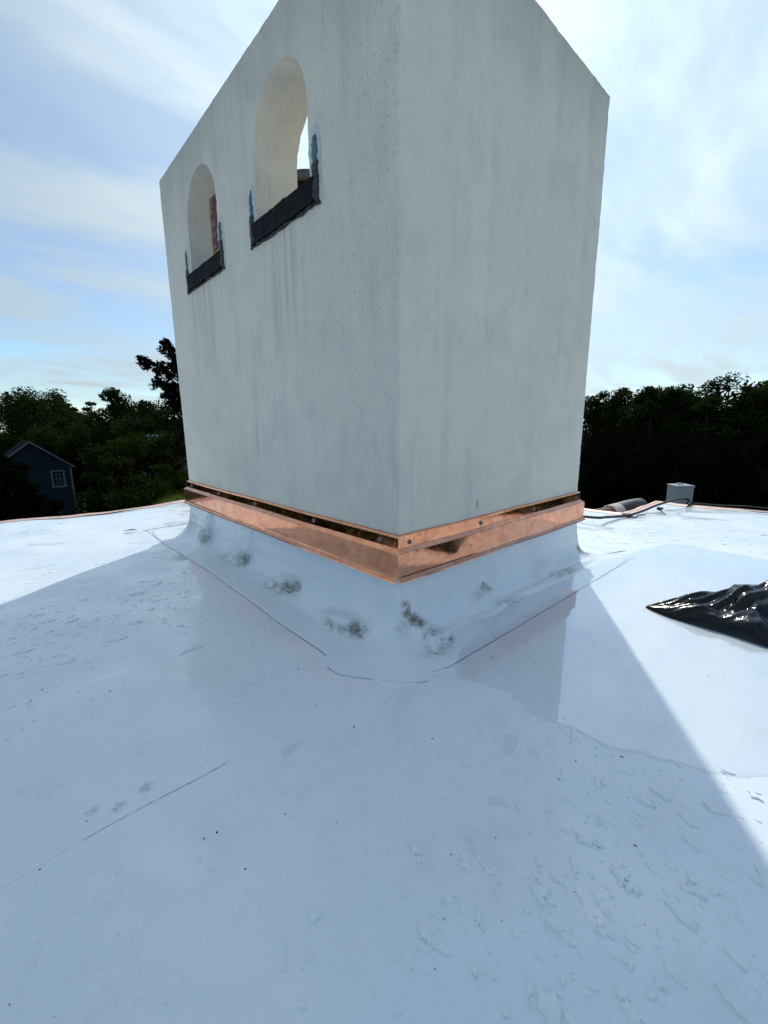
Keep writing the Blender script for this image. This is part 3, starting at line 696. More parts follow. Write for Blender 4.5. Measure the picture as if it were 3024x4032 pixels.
def drops(kind):
    V, F = [], []; NA, RINGS = 26, (0.0, .45, .78, .95, 1.0); HR = (1.0, .97, .86, .58, -.12)
    def drop(x, y, L, Wd, ang, h, spiky):
        base = len(V); ph = rng.uniform(0, 6.28, 8); am = rng.normal(0, .26, 8) / (np.arange(8) + 1.2) ** .75 * spiky; bend = rng.uniform(-.5, .5) * (L / max(Wd, 1e-4) > 2)
        ca, sa = math.cos(ang), math.sin(ang)
        z0 = float(roof_z(x, y))
        for ri, hr in zip(RINGS, HR):
            for k in range(1 if ri == 0 else NA):
                th = 2 * math.pi * k / NA
                r_ = 1 + sum(am[q] * math.sin((q + 1) * th + ph[q]) for q in range(8))
                r_ = max(.25, r_) * ri
                u, v = r_ * math.cos(th) * L, r_ * math.sin(th) * Wd; v += bend * u * u / max(L, 1e-4) * .6
                X_, Y_ = x + ca * u - sa * v, y + sa * u + ca * v
                V.append((X_, Y_, (float(roof_z(X_, Y_)) if L > .012 else z0) + h * hr))
        def idx(ri, k): return base if ri == 0 else base + 1 + (ri - 1) * NA + k % NA
        for k in range(NA): F.append((idx(0, 0), idx(1, k), idx(1, k + 1), idx(1, k + 1)))
        for ri in range(1, len(RINGS) - 1):
            for k in range(NA): F.append((idx(ri, k), idx(ri + 1, k), idx(ri + 1, k + 1), idx(ri, k + 1)))
    def ok(x, y):
        if in_poly(x, y, PUD): return False
        if -.36 < x < LX + .33 and -.34 < y < LY + .33: return False
        return True
    def field(n, xr, yr, ang, sz, stretch, spiky, dens, hk=1.0):
        c = 0; tries = 0
        while c < n and tries < n * 30:
            tries += 1; x, y = rng.uniform(*xr), rng.uniform(*yr)
            if not ok(x, y): continue
            if mnoise.noise(Vector((x * 1.4, y * 1.4, dens))) < -.05 + rng.uniform(-.35, .25): continue
            s = sz * math.exp(rng.normal(-.45, .68)); st = 1 + abs(rng.normal(0, stretch)); s = min(s, sz * 3.2)
            a = ang + rng.normal(0, .35)
            drop(x, y, s * st ** .75, s / st ** .45, a, hk * min(.0060, .0012 + s * .34), spiky * (1 + .8 * (s > sz * 1.4))); c += 1
    A1, A2 = math.radians(72), math.radians(168)
    if kind == 'film':                                   # thin sheets of water left between the drops
        for (px, py, L, Wd, a) in ((2010, 2920, .055, .035, 20), (2100, 2960, .030, .020, 60), (760, 2350, .05, .03, 150), (1960, 3150, .04, .02, 70), (250, 2990, .10, .03, 165), (420, 2680, .09, .03, 160), (330, 2310, .12, .03, 165), (620, 2980, .06, .02, 160), (1860, 3330, .03, .02, 60), (2330, 3620, .05, .02, 70), (1150, 2950, .05, .025, 170)):
            p = on_roof(px, py, 0.0)
            drop(p[0], p[1], L * .75, Wd * .7, math.radians(a) + rng.normal() * .3, .0006, 1.1)
        me = bpy.data.meshes.new('wet_film'); me.from_pydata(V, [], [tuple(f[:3]) if f[2] == f[3] else tuple(f) for f in F]); me.update()
        me.polygons.foreach_set('use_smooth', [True] * len(me.polygons))
        tag(link_mesh('wet_film', me, MAT['film']), 'thin wet patches of rain water on the white roof', 'water', kind='stuff'); return
    field(420, (-.75, .25), (-1.55, -.62), A1, .0050, .9, 1.0, 1.0); field(700, (-.8, .25), (-1.55, -.55), A1, .0022, .4, .5, 1.0)      # close foreground, right
    field(150, (-1.0, -.2), (-1.2, -.30), A1, .0050, .8, .8, 3.0)
    field(360, (-1.6, -.36), (-.15, 1.5), A2, .0060, 1.5, .9, 5.0); field(500, (-1.6, -.36), (-.4, 1.5), A2, .0024, .6, .5, 5.0)      # left of the chimney
    field(260, (-2.2, -.3), (1.2, 3.9), A2, .0075, 1.4, .8, 7.0, .4)
    field(420, (1.4, 4.3), (-1.6, .3), math.radians(100), .0075, 1.1, .7, 9.0, .45)   # sunlit right-hand side
    field(160, (2.0, 3.4), (.2, 2.2), math.radians(100), .007, 1.0, .7, 11.0, .45)
    # a few big splashes traced from the near right
    for (px, py, L, Wd, a) in ((2555, 3165, .030, .009, 85), (2700, 3225, .030, .008, 60), (2600, 3130, .036, .0045, 75), (2720, 3320, .026, .012, 80), (2365, 3230, .026, .008, 30), (2120, 3390, .020, .011, 40), (2255, 3400, .024, .009, 35), (2130, 3540, .034, .016, 70), (2720, 3470, .018, .010, 30), (2750, 3530, .03, .010, 70), (2640, 3840, .030, .010, 60), (2600, 3890, .018, .010, 50), (2480, 3990, .028, .013, 55), (2870, 3950, .03, .008, 70), (2980, 3470, .02, .007, 65)):
        d = FW + RT * (px - 1512) / FPX - UP * (py - 2016) / FPX; t = (ZR - CAM[2]) / d[2]; p = CAM + d * t
        drop(p[0], p[1], L * .62, Wd * .62, math.radians(a), .0056, 1.5)
    me = bpy.data.meshes.new('rain_drops'); me.from_pydata(V, [], [tuple(f[:3]) if f[2] == f[3] else tuple(f) for f in F]); me.update()
    me.polygons.foreach_set('use_smooth', [True] * len(me.polygons))
    tag(link_mesh('rain_drops', me, MAT['drop']), 'scattered rain drops and splashes on the white roof', 'water', kind='stuff')
def on_roof(px, py, h):
    d = FW + RT * (px - 1512) / FPX - UP * (py - 2016) / FPX; t = (ZR + h - CAM[2]) / d[2]; return CAM + d * t
drops('beads'); drops('film')

# ---------------------------------------------------------------- black plastic bag
def mat_bag():
    m = M('black_plastic_film')
    f = m.noise(14, 5, 0.6, dist=1.5)
    return m.done(Base_Color=(0.006, 0.006, 0.007), Roughness=m.rng(f, .3, .7, .07, .17), Specular_IOR_Level=0.35, Normal=m.bump(m.noise(1, 3, 0.5, m.mapped((16, 44, 20), rot=(0, 0, .6)), 1.2), 0.16, 0.01))
def bag():
    front = [(1.10, -.63), (1.06, -.75), (1.055, -.88), (1.05, -.99), (1.03, -1.12), (1.02, -1.3), (1.05, -1.5), (1.15, -1.68)]
    back = [(1.12, -.625), (1.32, -.74), (1.56, -.87), (1.68, -.95), (1.80, -1.03), (1.9, -1.2), (1.92, -1.45), (1.80, -1.66)]
    fr = spline([(a, b, 0) for a, b in front], 6); bk = spline([(a, b, 0) for a, b in back], 6); nu = len(fr); nv = 24; jr = random.Random(4)
    fr = spline([(a, b, 0) for a, b in front], 12); bk = spline([(a, b, 0) for a, b in back], 12); nu, nv = len(fr), 84
    hs = [.003, .060, .115, .145, .155, .15, .12, .04]; V, F = [], []
    tent = lambda x: 1 - abs(2 * (x - math.floor(x)) - 1)
    for i in range(nu):
        s_ = i / (nu - 1) * (len(hs) - 1); q = int(min(s_, len(hs) - 2)); hh = hs[q] + (hs[q + 1] - hs[q]) * (s_ - q)
        for j in range(nv + 1):
            t = j / nv; p = fr[i].lerp(bk[i], t); e = math.sin(math.pi * t) ** .5
            wob = .35 * mnoise.noise(Vector((s_ * .9, t * 2.2, 3))) + .12 * mnoise.noise(Vector((s_ * 3, t * 5, 8)))
            long_ = tent(t * 2.3 + .16 * s_ + wob) ** .8                       # folds gathered towards the tip
            cross = tent(s_ * .62 + t * .9 + 1.4 * wob + .3) ** 1.2            # a few folds running across
            fine = tent(t * 7 - s_ * .9 + 2.2 * wob)
            z = e * (hh * (.42 + .40 * long_ + .26 * cross) + min(.012, hh * .12) * fine)
            V.append((p.x, p.y, (z if 0 < j < nv else 0) + ZR + .003))
    for i in range(nu - 1):
        for j in range(nv): a = i * (nv + 1) + j; F.append((a, a + nv + 1, a + nv + 2, a + 1))
    o = mk_np('black_plastic_bag', V, F, mat_bag(), None, True); o.data.set_sharp_from_angle(angle=math.radians(32))
    return tag(o, 'crumpled shiny black plastic bag lying on the roof at right', 'bag')
bag()

# ---------------------------------------------------------------- things at the roof edge
vent = empty('vent_box', (5.58, .30, -9.0)); tag(vent, 'grey square vent box standing beyond the right roof edge', 'vent')
def oriented_box(c, ux, wx, wy, z0, z1, name, mat, parent, bev=.006):
    bm = box_bm((-wx / 2, -wy / 2, z0), (wx / 2, wy / 2, z1), bev); o = bm_obj(name, bm, mat, parent); o.rotation_euler = (0, 0, ux); o.location = c; return o
va = math.atan2(-.19, .20) + .0
oriented_box((0, 0, 9), va, .225, .20, -3.0, -.385, 'shaft', MAT['paint'], vent)
oriented_box((0, 0, 9), va, .237, .212, -.385, -.355, 'cap', MAT['paint'], vent)
oriented_box((.02, .02, 9), va, .08, .04, -.355, -.338, 'cap_handle', MAT['paint'], vent, .004)
# clay hip tiles climbing to the notch in the roof
hip = empty('tile_hip', (4.0, .5, -.8)); tag(hip, 'brown clay hip tiles with pale mortar beside the notch in the roof', 'roof tiles')
def half_tile(a, b, r0, r1, name, mat, sag=.0):
    a, b = Vector(a), Vector(b); t = (b - a).normalized(); side = t.cross(Vector((0, 0, 1))).normalized(); up = side.cross(t); V, F = [], []; n, k = 8, 14
    for i in range(n + 1):
        p = a.lerp(b, i / n) + up * sag * math.sin(math.pi * i / n); r_ = r0 + (r1 - r0) * i / n
        for j in range(k + 1):
            an = math.pi * j / k; V.append(p + (side * math.cos(an) + up * math.sin(an)) * r_)
        for j in range(k, -1, -1):
            an = math.pi * j / k; V.append(p + (side * math.cos(an) + up * math.sin(an)) * (r_ - .015))
    w = 2 * (k + 1)
    for i in range(n):
        for j in range(w): F.append((i * w + j, i * w + (j + 1) % w, (i + 1) * w + (j + 1) % w, (i + 1) * w + j))
    F.append(tuple(range(w))); F.append(tuple(range(n * w + w - 1, n * w - 1, -1)))
    o = mk(name, V, F, mat, None, True); o.parent = hip; o.location = -np.array(hip.location); return o
A_, B_ = Vector((3.62, .74, -.66)), Vector((4.34, .38, -.51))
half_tile(A_ + (A_ - B_) * .35 + Vector((0, 0, -.03)), A_.lerp(B_, .15), .115, .10, 'clay_tile', MAT['clay'])
half_tile(A_, A_.lerp(B_, .55), .125, .105, 'clay_tile', MAT['clay'], .012)
half_tile(A_.lerp(B_, .46), A_.lerp(B_, .60), .135, .13, 'mortar_collar', MAT['mortar'])
half_tile(A_.lerp(B_, .52), B_, .125, .11, 'lead_saddle', MAT['lead'], .012)

# black cable held on the roof edge
cable = empty('cable', (3.4, .3, ZR)); tag(cable, 'black cable with clips running along the roof edge beside the chimney', 'cable')
def cpart(o): o.parent = cable; o.location = -np.array(cable.location); return o
cp = [(2.4, 1.15, ZR + .02), (2.75, .8, ZR + .05), on_roof(2330, 2037, .06), on_roof(2390, 2036, .045), on_roof(2470, 2030, .02), on_roof(2530, 2012, .03), on_roof(2590, 1988, .055), on_roof(2650, 1970, .075), on_roof(2695, 1963, .07), on_roof(2714, 1972, .04), on_roof(2714, 1985, .012)]
V, F = tube(spline(cp, 8), .0125, 8); cpart(mk('cord', V, F, MAT['black'], None, True))
def knot(p, s, seed):
    bm = bmesh.new(); bmesh.ops.create_icosphere(bm, subdivisions=2, radius=s)
    for v in bm.verts: v.co = Vector((v.co.x * 1.5, v.co.y * 1.2, v.co.z * .8)) * (1 + .6 * mnoise.noise(v.co / s * 1.3 + Vector((seed, 2, 1)))) + Vector(p)
    cpart(bm_obj('clip', bm, MAT['black']))
knot(on_roof(2478, 2029, .02), .024, 1); knot(on_roof(2598, 2003, .03), .024, 4); knot(on_roof(2713, 1982, .02), .024, 6)
V, F = tube(spline([on_roof(2600, 2003, .02), on_roof(2608, 2016, .004), on_roof(2618, 2026, .004)], 6), .005, 6); cpart(mk('cable_tail', V, F, MAT['black']))
V, F = tube(spline([on_roof(2480, 2030, .015), on_roof(2500, 2038, .006), on_roof(2512, 2028, .01), on_roof(2540, 2026, .006)], 6), .005, 6); cpart(mk('cable_tail', V, F, MAT['lead']))
P = [(XE + .01, y, float(roof_z(XE, y)) + .035 + .006 * math.sin(y * 7)) for y in np.linspace(-.02, -3.2, 60)]
V, F = tube(P, .008, 6); tag(mk('edge_rope', V, F, MAT['black'], None, True), 'black rope lying along the long right roof edge', 'rope')

# ---------------------------------------------------------------- blue gabled house beyond the left roof edge
HA = np.array([0.825, 46.1, -0.55]); house = empty('blue_house', (HA[0], HA[1], -9.2)); tag(house, 'blue clapboard house with white gable trim among the trees at left', 'house')
def hpart(o): o.parent = house; o.location = (0, 0, 9.2 + HA[2]); return o     # local: x along the gable wall, z from the ridge down, y back
HW, HS, HD = 2.62, .80, 9.0
bm = bmesh.new(); pts = [(-HW, -8.6), (HW, -8.6), (HW, -HW * HS), (0, -.06), (-HW, -HW * HS)]
a = [bm.verts.new((x, 0.03, z)) for x, z in pts]; b = [bm.verts.new((x, HD, z)) for x, z in pts]
bm.faces.new(a); bm.faces.new(b[::-1])
for i in range(5): bm.faces.new((a[i], b[i], b[(i + 1) % 5], a[(i + 1) % 5]))
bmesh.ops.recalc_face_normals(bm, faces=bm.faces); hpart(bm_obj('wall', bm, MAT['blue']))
V, F = [], []; z = -8.5
while z < -.25:                                                       # lapped boards of the gable wall
    hw = min(HW, (-z - .14) / HS); hw2 = min(HW, (-z - .02) / HS); k = len(V)
    V += [(-hw2, .028, z), (hw2, .028, z), (-hw2, -.012, z), (hw2, -.012, z), (-hw, .026, z + .14), (hw, .026, z + .14)]; F += [(k, k + 1, k + 3, k + 2), (k + 2, k + 3, k + 5, k + 4)]; z += .14
o = hpart(mk('siding', V, F, MAT['blue'])); o['kind'] = 'stuff'
for s in (-1, 1):
    bm = bmesh.new(); e = HW + .28
    q = [(0, .05), (s * e, -e * HS + .05), (s * e, -e * HS - .05), (0, -.05)]
    a = [bm.verts.new((x, -.25, z)) for x, z in q]; b = [bm.verts.new((x, HD + .2, z)) for x, z in q]
    bm.faces.new(a); bm.faces.new(b[::-1])
    for i in range(4): bm.faces.new((a[i], b[i], b[(i + 1) % 4], a[(i + 1) % 4]))
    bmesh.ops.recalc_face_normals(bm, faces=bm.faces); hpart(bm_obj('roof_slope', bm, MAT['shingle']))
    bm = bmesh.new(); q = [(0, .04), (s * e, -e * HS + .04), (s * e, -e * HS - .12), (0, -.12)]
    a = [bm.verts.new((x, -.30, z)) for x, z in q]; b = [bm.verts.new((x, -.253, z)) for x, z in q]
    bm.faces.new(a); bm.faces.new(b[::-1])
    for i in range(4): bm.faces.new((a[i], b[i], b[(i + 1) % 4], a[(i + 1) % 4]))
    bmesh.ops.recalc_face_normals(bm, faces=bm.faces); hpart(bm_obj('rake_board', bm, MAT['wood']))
def hwindow(x0, x1, z0, z1):
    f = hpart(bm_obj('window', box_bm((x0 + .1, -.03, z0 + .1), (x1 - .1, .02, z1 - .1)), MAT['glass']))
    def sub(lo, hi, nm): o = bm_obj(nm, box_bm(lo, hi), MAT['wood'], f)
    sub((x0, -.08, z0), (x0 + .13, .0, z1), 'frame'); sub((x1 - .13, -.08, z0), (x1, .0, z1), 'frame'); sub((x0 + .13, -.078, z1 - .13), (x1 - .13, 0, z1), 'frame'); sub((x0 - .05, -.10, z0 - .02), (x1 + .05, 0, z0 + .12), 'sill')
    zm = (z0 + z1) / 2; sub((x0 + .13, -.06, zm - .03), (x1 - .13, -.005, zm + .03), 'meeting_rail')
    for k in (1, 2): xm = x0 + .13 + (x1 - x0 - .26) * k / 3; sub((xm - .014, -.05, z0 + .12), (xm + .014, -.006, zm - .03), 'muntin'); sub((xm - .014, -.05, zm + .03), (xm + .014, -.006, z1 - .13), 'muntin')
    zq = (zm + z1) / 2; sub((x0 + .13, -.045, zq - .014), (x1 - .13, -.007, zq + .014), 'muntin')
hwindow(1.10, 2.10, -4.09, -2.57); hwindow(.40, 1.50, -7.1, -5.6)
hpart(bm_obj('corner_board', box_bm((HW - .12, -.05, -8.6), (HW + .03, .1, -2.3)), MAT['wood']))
# second house, mostly behind leaves
h2 = empty('grey_house', (8.6, 34, -9.2)); tag(h2, 'pale house with grey shingle roof half hidden by trees beside the chimney', 'house')
def h2p(o): o.parent = h2; return o
h2p(bm_obj('wall', box_bm((-1.6, 0, 0), (4, 6, 7.9)), MAT['cream']))
V = [(-1.9, -.3, 7.8), (4.3, -.3, 7.8), (4.3, 3, 10.4), (-1.9, 3, 10.4), (4.3, 6.3, 7.8), (-1.9, 6.3, 7.8)]; h2p(mk('roof', V, [(0, 1, 2, 3), (3, 2, 4, 5), (0, 3, 5), (1, 4, 2)], MAT['shingle']))
dm = h2p(bm_obj('dormer', box_bm((-1.4, .4, 8.0), (-.2, 2.4, 9.2)), MAT['paint']))
bm_obj('pane', box_bm((-1.2, .36, 8.3), (-.4, .41, 9.0)), MAT['glass'], dm)

# ---------------------------------------------------------------- trees
def leaves(centres, rad, per, size, flat=.75, rnd=None):
    """leaf quads scattered round clump centres -> V, F arrays"""
    c = np.repeat(np.asarray(centres), per, 0); n = len(c); r_ = np.repeat(np.asarray(rad), per)[:, None]
    d = rnd.normal(size=(n, 3)); d /= np.linalg.norm(d, axis=1)[:, None]; d *= (rnd.uniform(0, 1, n) ** .45)[:, None]
    p = c + d * r_ * np.array([1, 1, flat])
    a = rnd.normal(size=(n, 3)); a[:, 2] *= .7; a /= np.linalg.norm(a, axis=1)[:, None]
    b = np.cross(a, rnd.normal(size=(n, 3))); b /= np.linalg.norm(b, axis=1)[:, None]
    s = (size * np.exp(rnd.normal(0, .3, n)))[:, None]
    V = np.stack([p - a * s, p + b * s * .45, p + a * s, p - b * s * .45], 1).reshape(-1, 3)
    return V, np.arange(4 * n).reshape(n, 4)
TREES = 'trees round the house'
def tree(name, px, topy, dist, rx, label, mat='leafdark', rz=None, clumps=34, per=300, size=.125, base_z=-9.2, seed=1, layered=False, snag=0, flat=.7, crown_low=.25):
    rnd = np.random.default_rng(seed); R_ = random.Random(seed)
    top = at_range(px, topy, dist); b = at_range(px, 1679, dist); bx, by = float(b[0]), float(b[1]); zt = float(top[2]); hh = zt - base_z; rz = rz or hh * .36
    root = empty(name, (bx, by, base_z)); tag(root, label, 'tree', TREES)
    zc = hh - rz * .95; C_, Rd = [], []
    for i in range(clumps):
        for _ in range(40):
            v = rnd.normal(size=3); v /= np.linalg.norm(v); rr = rnd.uniform(.35, 1.0) ** .5
            if v[2] > -.75: break
        cr = rx * rnd.uniform(.16, .34)
        if layered: v[2] = round(v[2] * 3) / 3; cr *= .9
        p = np.array([v[0] * rx * rr * .86, v[1] * rx * rr * .86, zc + v[2] * rz * rr * .84]); C_.append(p); Rd.append(cr)
    C_ = np.array(C_); sh = hh - (C_[:, 2] + np.array(Rd) * flat).max(); C_[:, 2] += sh
    twigs = []
    for i in range(snag):                                            # twisting twigs with small leaf pads above the crown
        e0 = Vector(C_[R_.randrange(len(C_))]); e0.z = max(e0.z, zc + rz * .35); P = [e0]
        for q in range(4): P.append(P[-1] + Vector((R_.uniform(-.5, .5), R_.uniform(-.5, .5), R_.uniform(.05, .42))) * rx * .17)
        twigs.append(P)
    V, F = leaves(C_, Rd, per, size, .42 if layered else flat, rnd)
    if twigs:
        tc_ = [np.array(p) + rnd.normal(size=3) * .12 for P in twigs for p in P[2:] for _ in range(2)]
        V3, F3 = leaves(tc_, rnd.uniform(.22, .5, len(tc_)), 34, size * .8, .6, rnd); F = np.concatenate([F, F3 + len(V)]); V = np.concatenate([V, V3])
    # dense dark heart of the crown
    V2, F2 = leaves(C_ * np.array([.62, .62, 1]) + np.array([0, 0, -rz * .22]), np.array(Rd) * 1.35, per // 3, size * 1.6, .8, rnd)
    mk_np('crown', np.concatenate([V, V2]), np.concatenate([F, F2 + len(V)]), MAT[mat], root)
    # trunk with limbs to the outer clumps
    TV, TF = [], []
    def add(pts, rad, n):
        v, f = tube(pts, rad, n); k = len(TV); TV.extend(v); TF.extend([tuple(q + k for q in ff) for ff in f])
    fork = Vector((rnd.normal() * .3, rnd.normal() * .3, max(1.5, zc - rz * .75)))
    add([(0, 0, -.2), (0.1, 0, fork.z * .5), fork], [.028 * hh, .022 * hh, .018 * hh], 9)
    for i in np.argsort(-np.linalg.norm((C_ - [0, 0, zc]) / [rx, rx, rz], axis=1))[:18]:
        e = Vector(C_[i]); m1 = fork.lerp(e, .5) + Vector((R_.uniform(-.5, .5), R_.uniform(-.5, .5), R_.uniform(.1, .9))) * rx * .18
        add(spline([fork, m1, e], 5), list(np.linspace(.010 * hh, .0022 * hh, 11)), 5)
    for P in twigs: add(spline(P, 3), list(np.linspace(.06, .02, 13)), 4)
    mk('trunk', TV, TF, MAT['bark'], root, False, False)
    return root
def forest():
    L_ = [  # name, px, top y, distance, radius, label, material, options
        ('oak_tree', 40, 1515, 62, 6.5, 'dark oak with bare twisted twigs at the far left edge', 'leafdark', dict(snag=9, seed=2, clumps=40)),
        ('oak_tree', 165, 1525, 66, 6.0, 'dark oak with thin bare top behind the blue house', 'leafdark', dict(snag=9, seed=3)),
        ('pine_tree', 262, 1572, 75, 3.4, 'flat-layered pine left of the gap in the left tree line', 'leafdark', dict(layered=True, seed=4, clumps=26, snag=2)),
        ('pine_tree', 335, 1574, 78, 3.0, 'flat-layered pine right beside the gap in the left tree line', 'leafdark', dict(layered=True, seed=5, clumps=24, snag=2)),
        ('oak_tree', 395, 1628, 85, 5.0, 'low distant oak in the gap of the left tree line', 'leafdark', dict(seed=6)),
        ('oak_tree', 530, 1530, 48, 3.6, 'oak with bare forked crown near the chimney at left', 'leafdark', dict(snag=10, seed=7, clumps=30)),
        ('oak_tree', 470, 1580, 55, 4.4, 'rounded dark oak right of the gap in the left tree line', 'leafdark', dict(seed=8)),
        ('oak_tree', 640, 1560, 40, 4.2, 'dense dark oak touching the chimney on its left', 'leafdark', dict(seed=9, snag=3)),
        ('magnolia_tree', 560, 1690, 30, 3.4, 'sunlit yellow-green tree in front of the left tree line', 'leafmid', dict(seed=10, clumps=44, per=300, size=.10)),
        ('magnolia_tree', 440, 1790, 27, 2.2, 'bright green tree beside the blue house', 'leafmid', dict(seed=12, clumps=44, per=300, size=.09)),
        ('magnolia_tree', 600, 1850, 21, 2.4, 'low green tree just behind the roof edge at left', 'leafmid', dict(seed=13, clumps=44, per=300, size=.085)),
        ('oak_tree', 310, 1640, 50, 4.5, 'dark bushy oak directly right of the blue house', 'leafdark', dict(seed=14)),
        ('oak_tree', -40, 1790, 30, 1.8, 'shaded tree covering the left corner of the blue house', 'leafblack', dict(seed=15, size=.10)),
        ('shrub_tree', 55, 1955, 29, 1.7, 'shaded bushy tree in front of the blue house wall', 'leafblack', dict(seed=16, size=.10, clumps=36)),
        ('oak_tree', 2325, 1556, 52, 4.2, 'rounded dark oak touching the chimney on its right', 'leafdark', dict(seed=17, clumps=44)),
        ('oak_tree', 2410, 1530, 50, 3.0, 'dark oak second from the chimney on the right', 'leafdark', dict(seed=18, clumps=44, snag=2)),
        ('oak_tree', 2600, 1514, 46, 3.6, 'dark oak left of the tallest one on the right', 'leafdark', dict(seed=19, snag=3, clumps=44)),
        ('oak_tree', 2845, 1466, 44, 4.8, 'tallest spreading oak on the right with sky showing through', 'leafdark', dict(seed=20, snag=4, clumps=52, layered=False, flat=.55)),
        ('oak_tree', 2985, 1500, 47, 3.4, 'dark oak cut by the right edge of the picture', 'leafdark', dict(seed=21, clumps=40)),
        ('oak_tree', 2705, 1500, 45, 3.2, 'dark oak between the tallest one and its left neighbour', 'leafdark', dict(seed=31, snag=5, clumps=34)),
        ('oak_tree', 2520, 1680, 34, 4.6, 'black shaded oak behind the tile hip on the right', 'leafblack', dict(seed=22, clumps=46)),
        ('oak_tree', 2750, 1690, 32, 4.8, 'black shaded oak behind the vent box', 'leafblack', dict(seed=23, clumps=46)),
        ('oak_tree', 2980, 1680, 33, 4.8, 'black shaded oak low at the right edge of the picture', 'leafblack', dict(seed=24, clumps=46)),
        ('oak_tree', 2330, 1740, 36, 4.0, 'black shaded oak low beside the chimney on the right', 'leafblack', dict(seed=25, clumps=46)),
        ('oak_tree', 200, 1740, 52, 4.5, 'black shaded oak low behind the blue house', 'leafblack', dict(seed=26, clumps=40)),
        ('oak_tree', 1500, 1600, 60, 8.0, 'oak hidden behind the chimney', 'leafdark', dict(seed=27, clumps=40)),
    ]
    for nm, px, ty, d, r_, lb, mt, k in L_[:-1]: tree(nm, px, ty, d, r_, lb, mt, **k)
forest()
def near_tree():
    """close dark tree whose leafy branches reach out past the chimney's left edge"""
    rnd = np.random.default_rng(77); D = 24.0
    root = empty('near_tree', at_range(760, 1679, D) * np.array([1, 1, 0]) + np.array([0, 0, -9.2])); tag(root, 'nearest dark tree reaching out leafy branches past the chimney at left', 'tree', TREES)
    off = np.array(root.location)
    branches = [[(760, 1640), (715, 1560), (660, 1470), (610, 1440), (565, 1425)], [(770, 1600), (720, 1500), (690, 1420), (668, 1375), (645, 1352)], [(770, 1650), (700, 1560), (650, 1520), (625, 1515)], [(775, 1700), (720, 1610), (690, 1590), (655, 1560)], [(770, 1560), (740, 1480), (715, 1440), (690, 1450)], [(780, 1620), (735, 1570), (690, 1530)], [(790, 1500), (740, 1420), (700, 1395)]]
    C_, Rd, TV, TF = [], [], [], []
    def add(pts, rad, n=6):
        v, f = tube(pts, rad, n); k = len(TV); TV.extend(v); TF.extend([tuple(q + k for q in ff) for ff in f])
    for bi, br in enumerate(branches):
        P = [Vector(at_range(x, y, D + (bi % 3 - 1) * .8)) - Vector(off) for x, y in br]; sp = spline(P, 6)
        add(sp, list(np.linspace(.07, .015, len(sp))))
        for q in sp[4:]:
            for _ in range(2): C_.append(np.array(q) + rnd.normal(size=3) * .13); Rd.append(rnd.uniform(.10, .24))
    for _ in range(46):
        x, y = rnd.uniform(690, 830), rnd.uniform(1560, 1820); C_.append(at_range(x, y, D + rnd.uniform(-1, 2)) - off); Rd.append(rnd.uniform(.3, .55))
    V, F = leaves(C_, Rd, 46, .075, .9, rnd); mk_np('crown', V, F, MAT['leafblack'], root)
    b0 = Vector((0, 0, -.2)); j = Vector(at_range(775, 1660, D)) - Vector(off); add([b0, b0.lerp(j, .5) + Vector((.2, 0, 0)), j, Vector(at_range(790, 1480, D)) - Vector(off)], [.3, .24, .16, .06], 9)
    mk('trunk', TV, TF, MAT['bark'], root, False, False)
near_tree()
def palm():
    b = at(690, 1962, 13.0); root = empty('palm_tree', (b[0], b[1], -9.2)); tag(root, 'green fan palm with spiky fronds beside the copper corner at left', 'palm', TREES)
    off = np.array(root.location); rnd = random.Random(5); hub = Vector(b - off) - Vector((0, 0, .55)); V, F = tube([(0, 0, 0), (.1, 0, hub.z * .5), hub], [.16, .13, .11], 8); mk('trunk', V, F, MAT['bark'], root, True)
    V, F = [], []
    for i in range(15):
        az = rnd.uniform(0, 6.28); el = rnd.uniform(.1, 1.2); d = Vector((math.cos(az) * math.cos(el), math.sin(az) * math.cos(el), math.sin(el))); c = hub + d * .35; side = d.cross(Vector((0, 0, 1))).normalized(); up = side.cross(d)
        for q in range(17):
            t = (q / 16 * 2 - 1) * 1.35; dr = (d * math.cos(t) + side * math.sin(t)).normalized(); wd = dr.cross(up).normalized() * .014; L = .62 * (1 - .2 * abs(t)); k = len(V)
            e = c + dr * L - Vector((0, 0, .10 * L)); mdl = c + dr * L * .5
            V += [c - wd * .4, c + wd * .4, mdl + wd, mdl - wd, e]; F += [(k, k + 1, k + 2, k + 3), (k + 3, k + 2, k + 4)]
    mk('fronds', V, F, MAT['leafpalm'], root, False, False)
palm()
def far_wood():
    rnd = np.random.default_rng(99); n = 900; a = rnd.uniform(0, 2 * math.pi, n); d = rnd.uniform(60, 105, n)
    view = math.atan2(FW[1], FW[0]); da = np.abs((a - view + math.pi) % (2 * math.pi) - math.pi); d = np.where(da < .9, rnd.uniform(88, 120, n), d)
    z = rnd.uniform(0, 1, n) ** .7 * (10.5 + 1.4 * np.sin(a * 9) + 1.2 * np.sin(a * 23 + 1)) - 8.6
    V, F = leaves(np.stack([CAM[0] + d * np.cos(a), CAM[1] + d * np.sin(a), z], -1), rnd.uniform(2.2, 3.6, n), 60, .62, .7, rnd)
    tag(mk_np('far_wood', V, F, MAT['leafdark']), 'distant dark woodland all round the house', 'woodland', kind='stuff')
far_wood()

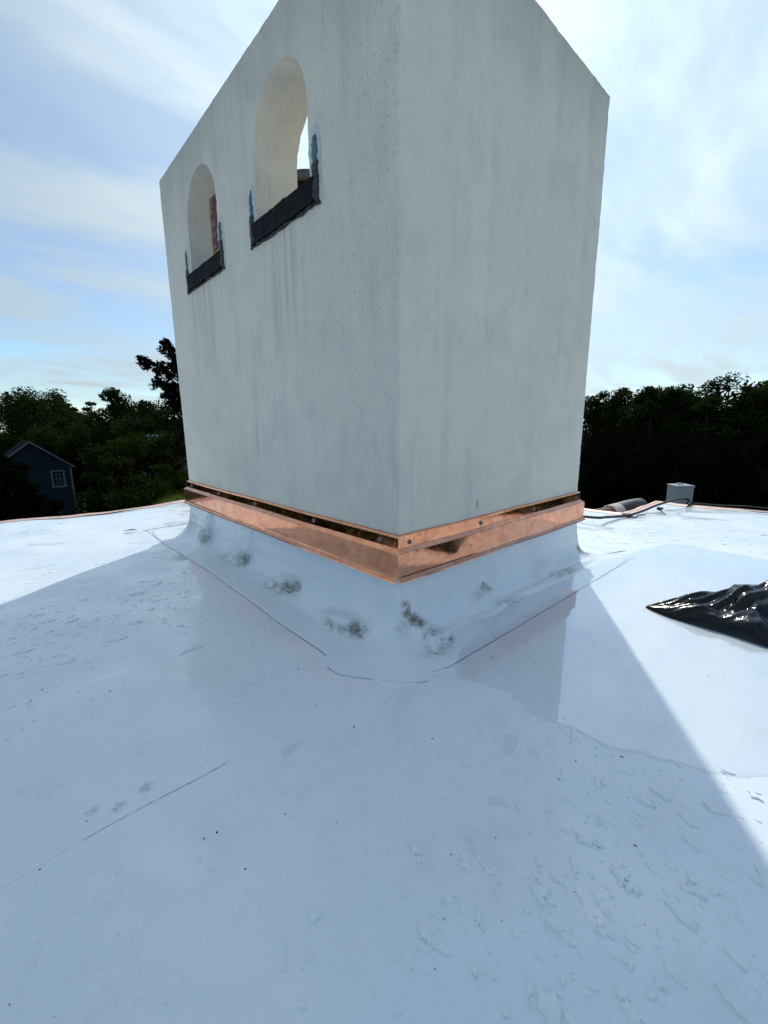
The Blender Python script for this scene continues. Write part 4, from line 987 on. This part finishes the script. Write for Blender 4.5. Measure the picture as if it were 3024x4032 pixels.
# ---------------------------------------------------------------- grit and leaves on the roof
def grit():
    V, F = [], []; octo = [(1, 0, 0), (-1, 0, 0), (0, 1, 0), (0, -1, 0), (0, 0, .8), (0, 0, -.3)]; of = [(0, 2, 4), (2, 1, 4), (1, 3, 4), (3, 0, 4), (2, 0, 5), (1, 2, 5), (3, 1, 5), (0, 3, 5)]
    def one(x, y, s, z=None):
        k = len(V); a = rng.uniform(0, 6.28); e = rng.uniform(.5, 1.6)
        for p in octo:
            u, v = p[0] * s * e, p[1] * s / e; V.append((x + u * math.cos(a) - v * math.sin(a), y + u * math.sin(a) + v * math.cos(a), (float(roof_z(x, y)) if z is None else z) + p[2] * s * .7 + .0004))
        F.extend([tuple(q + k for q in f) for f in of])
    for _ in range(330):
        x, y = rng.uniform(-1.5, .9), rng.uniform(-1.5, 1.6)
        if -.30 < x < LX and -.30 < y < LY: continue
        one(x, y, float(np.clip(np.exp(rng.normal(-6.35, .42)), .0007, .0038)))
    for _ in range(160):
        x, y = rng.uniform(-2.5, 4), rng.uniform(-1.5, 4)
        if -.30 < x < LX + .3 and -.30 < y < LY + .3: continue
        one(x, y, float(np.clip(np.exp(rng.normal(-6.0, .4)), .0012, .004)))
    for _ in range(70):
        if rng.uniform() < .5: x, y = -rng.uniform(.14, .29), rng.uniform(-.1, 1.5)
        else: x, y = rng.uniform(-.1, 1.2), -rng.uniform(.18, .29)
        one(x, y, float(np.exp(rng.normal(-6.6, .35))), float(roof_z(x, y)) + .003)
    tag(mk('roof_grit', V, F, MAT['debris'], None, False, False), 'dark specks of grit scattered over the white roof', 'grit', kind='stuff')
grit()
def leaf(px, py, L, ang, label):
    p = on_roof(px, py, .003); V, F = [], []; n = 8
    for i in range(n + 1):
        t = i / n; w = .2 * L * math.sin(math.pi * min(1, t * .95 + .02)) ** .8; z = .10 * L * math.sin(t * 2.6)
        V += [(t * L - L / 2, -w, z + .12 * w), (t * L - L / 2, 0, z), (t * L - L / 2, w, z + .18 * w)]
    for i in range(n):
        for j in range(2): a = i * 3 + j; F.append((a, a + 3, a + 4, a + 1))
    o = mk('dry_leaf', V, F, MAT['dryleaf']); o.location = p; o.rotation_euler = (0, 0, ang); o.modifiers.new('t', 'SOLIDIFY').thickness = .0008
    return tag(o, label, 'leaf', 'dry leaves on the roof')
leaf(512, 2092, .11, -.5, 'curled dry leaf on the sunlit roof left of the chimney')
leaf(505, 2415, .05, .2, 'small dry twig-like leaf on the shaded roof left of the chimney')
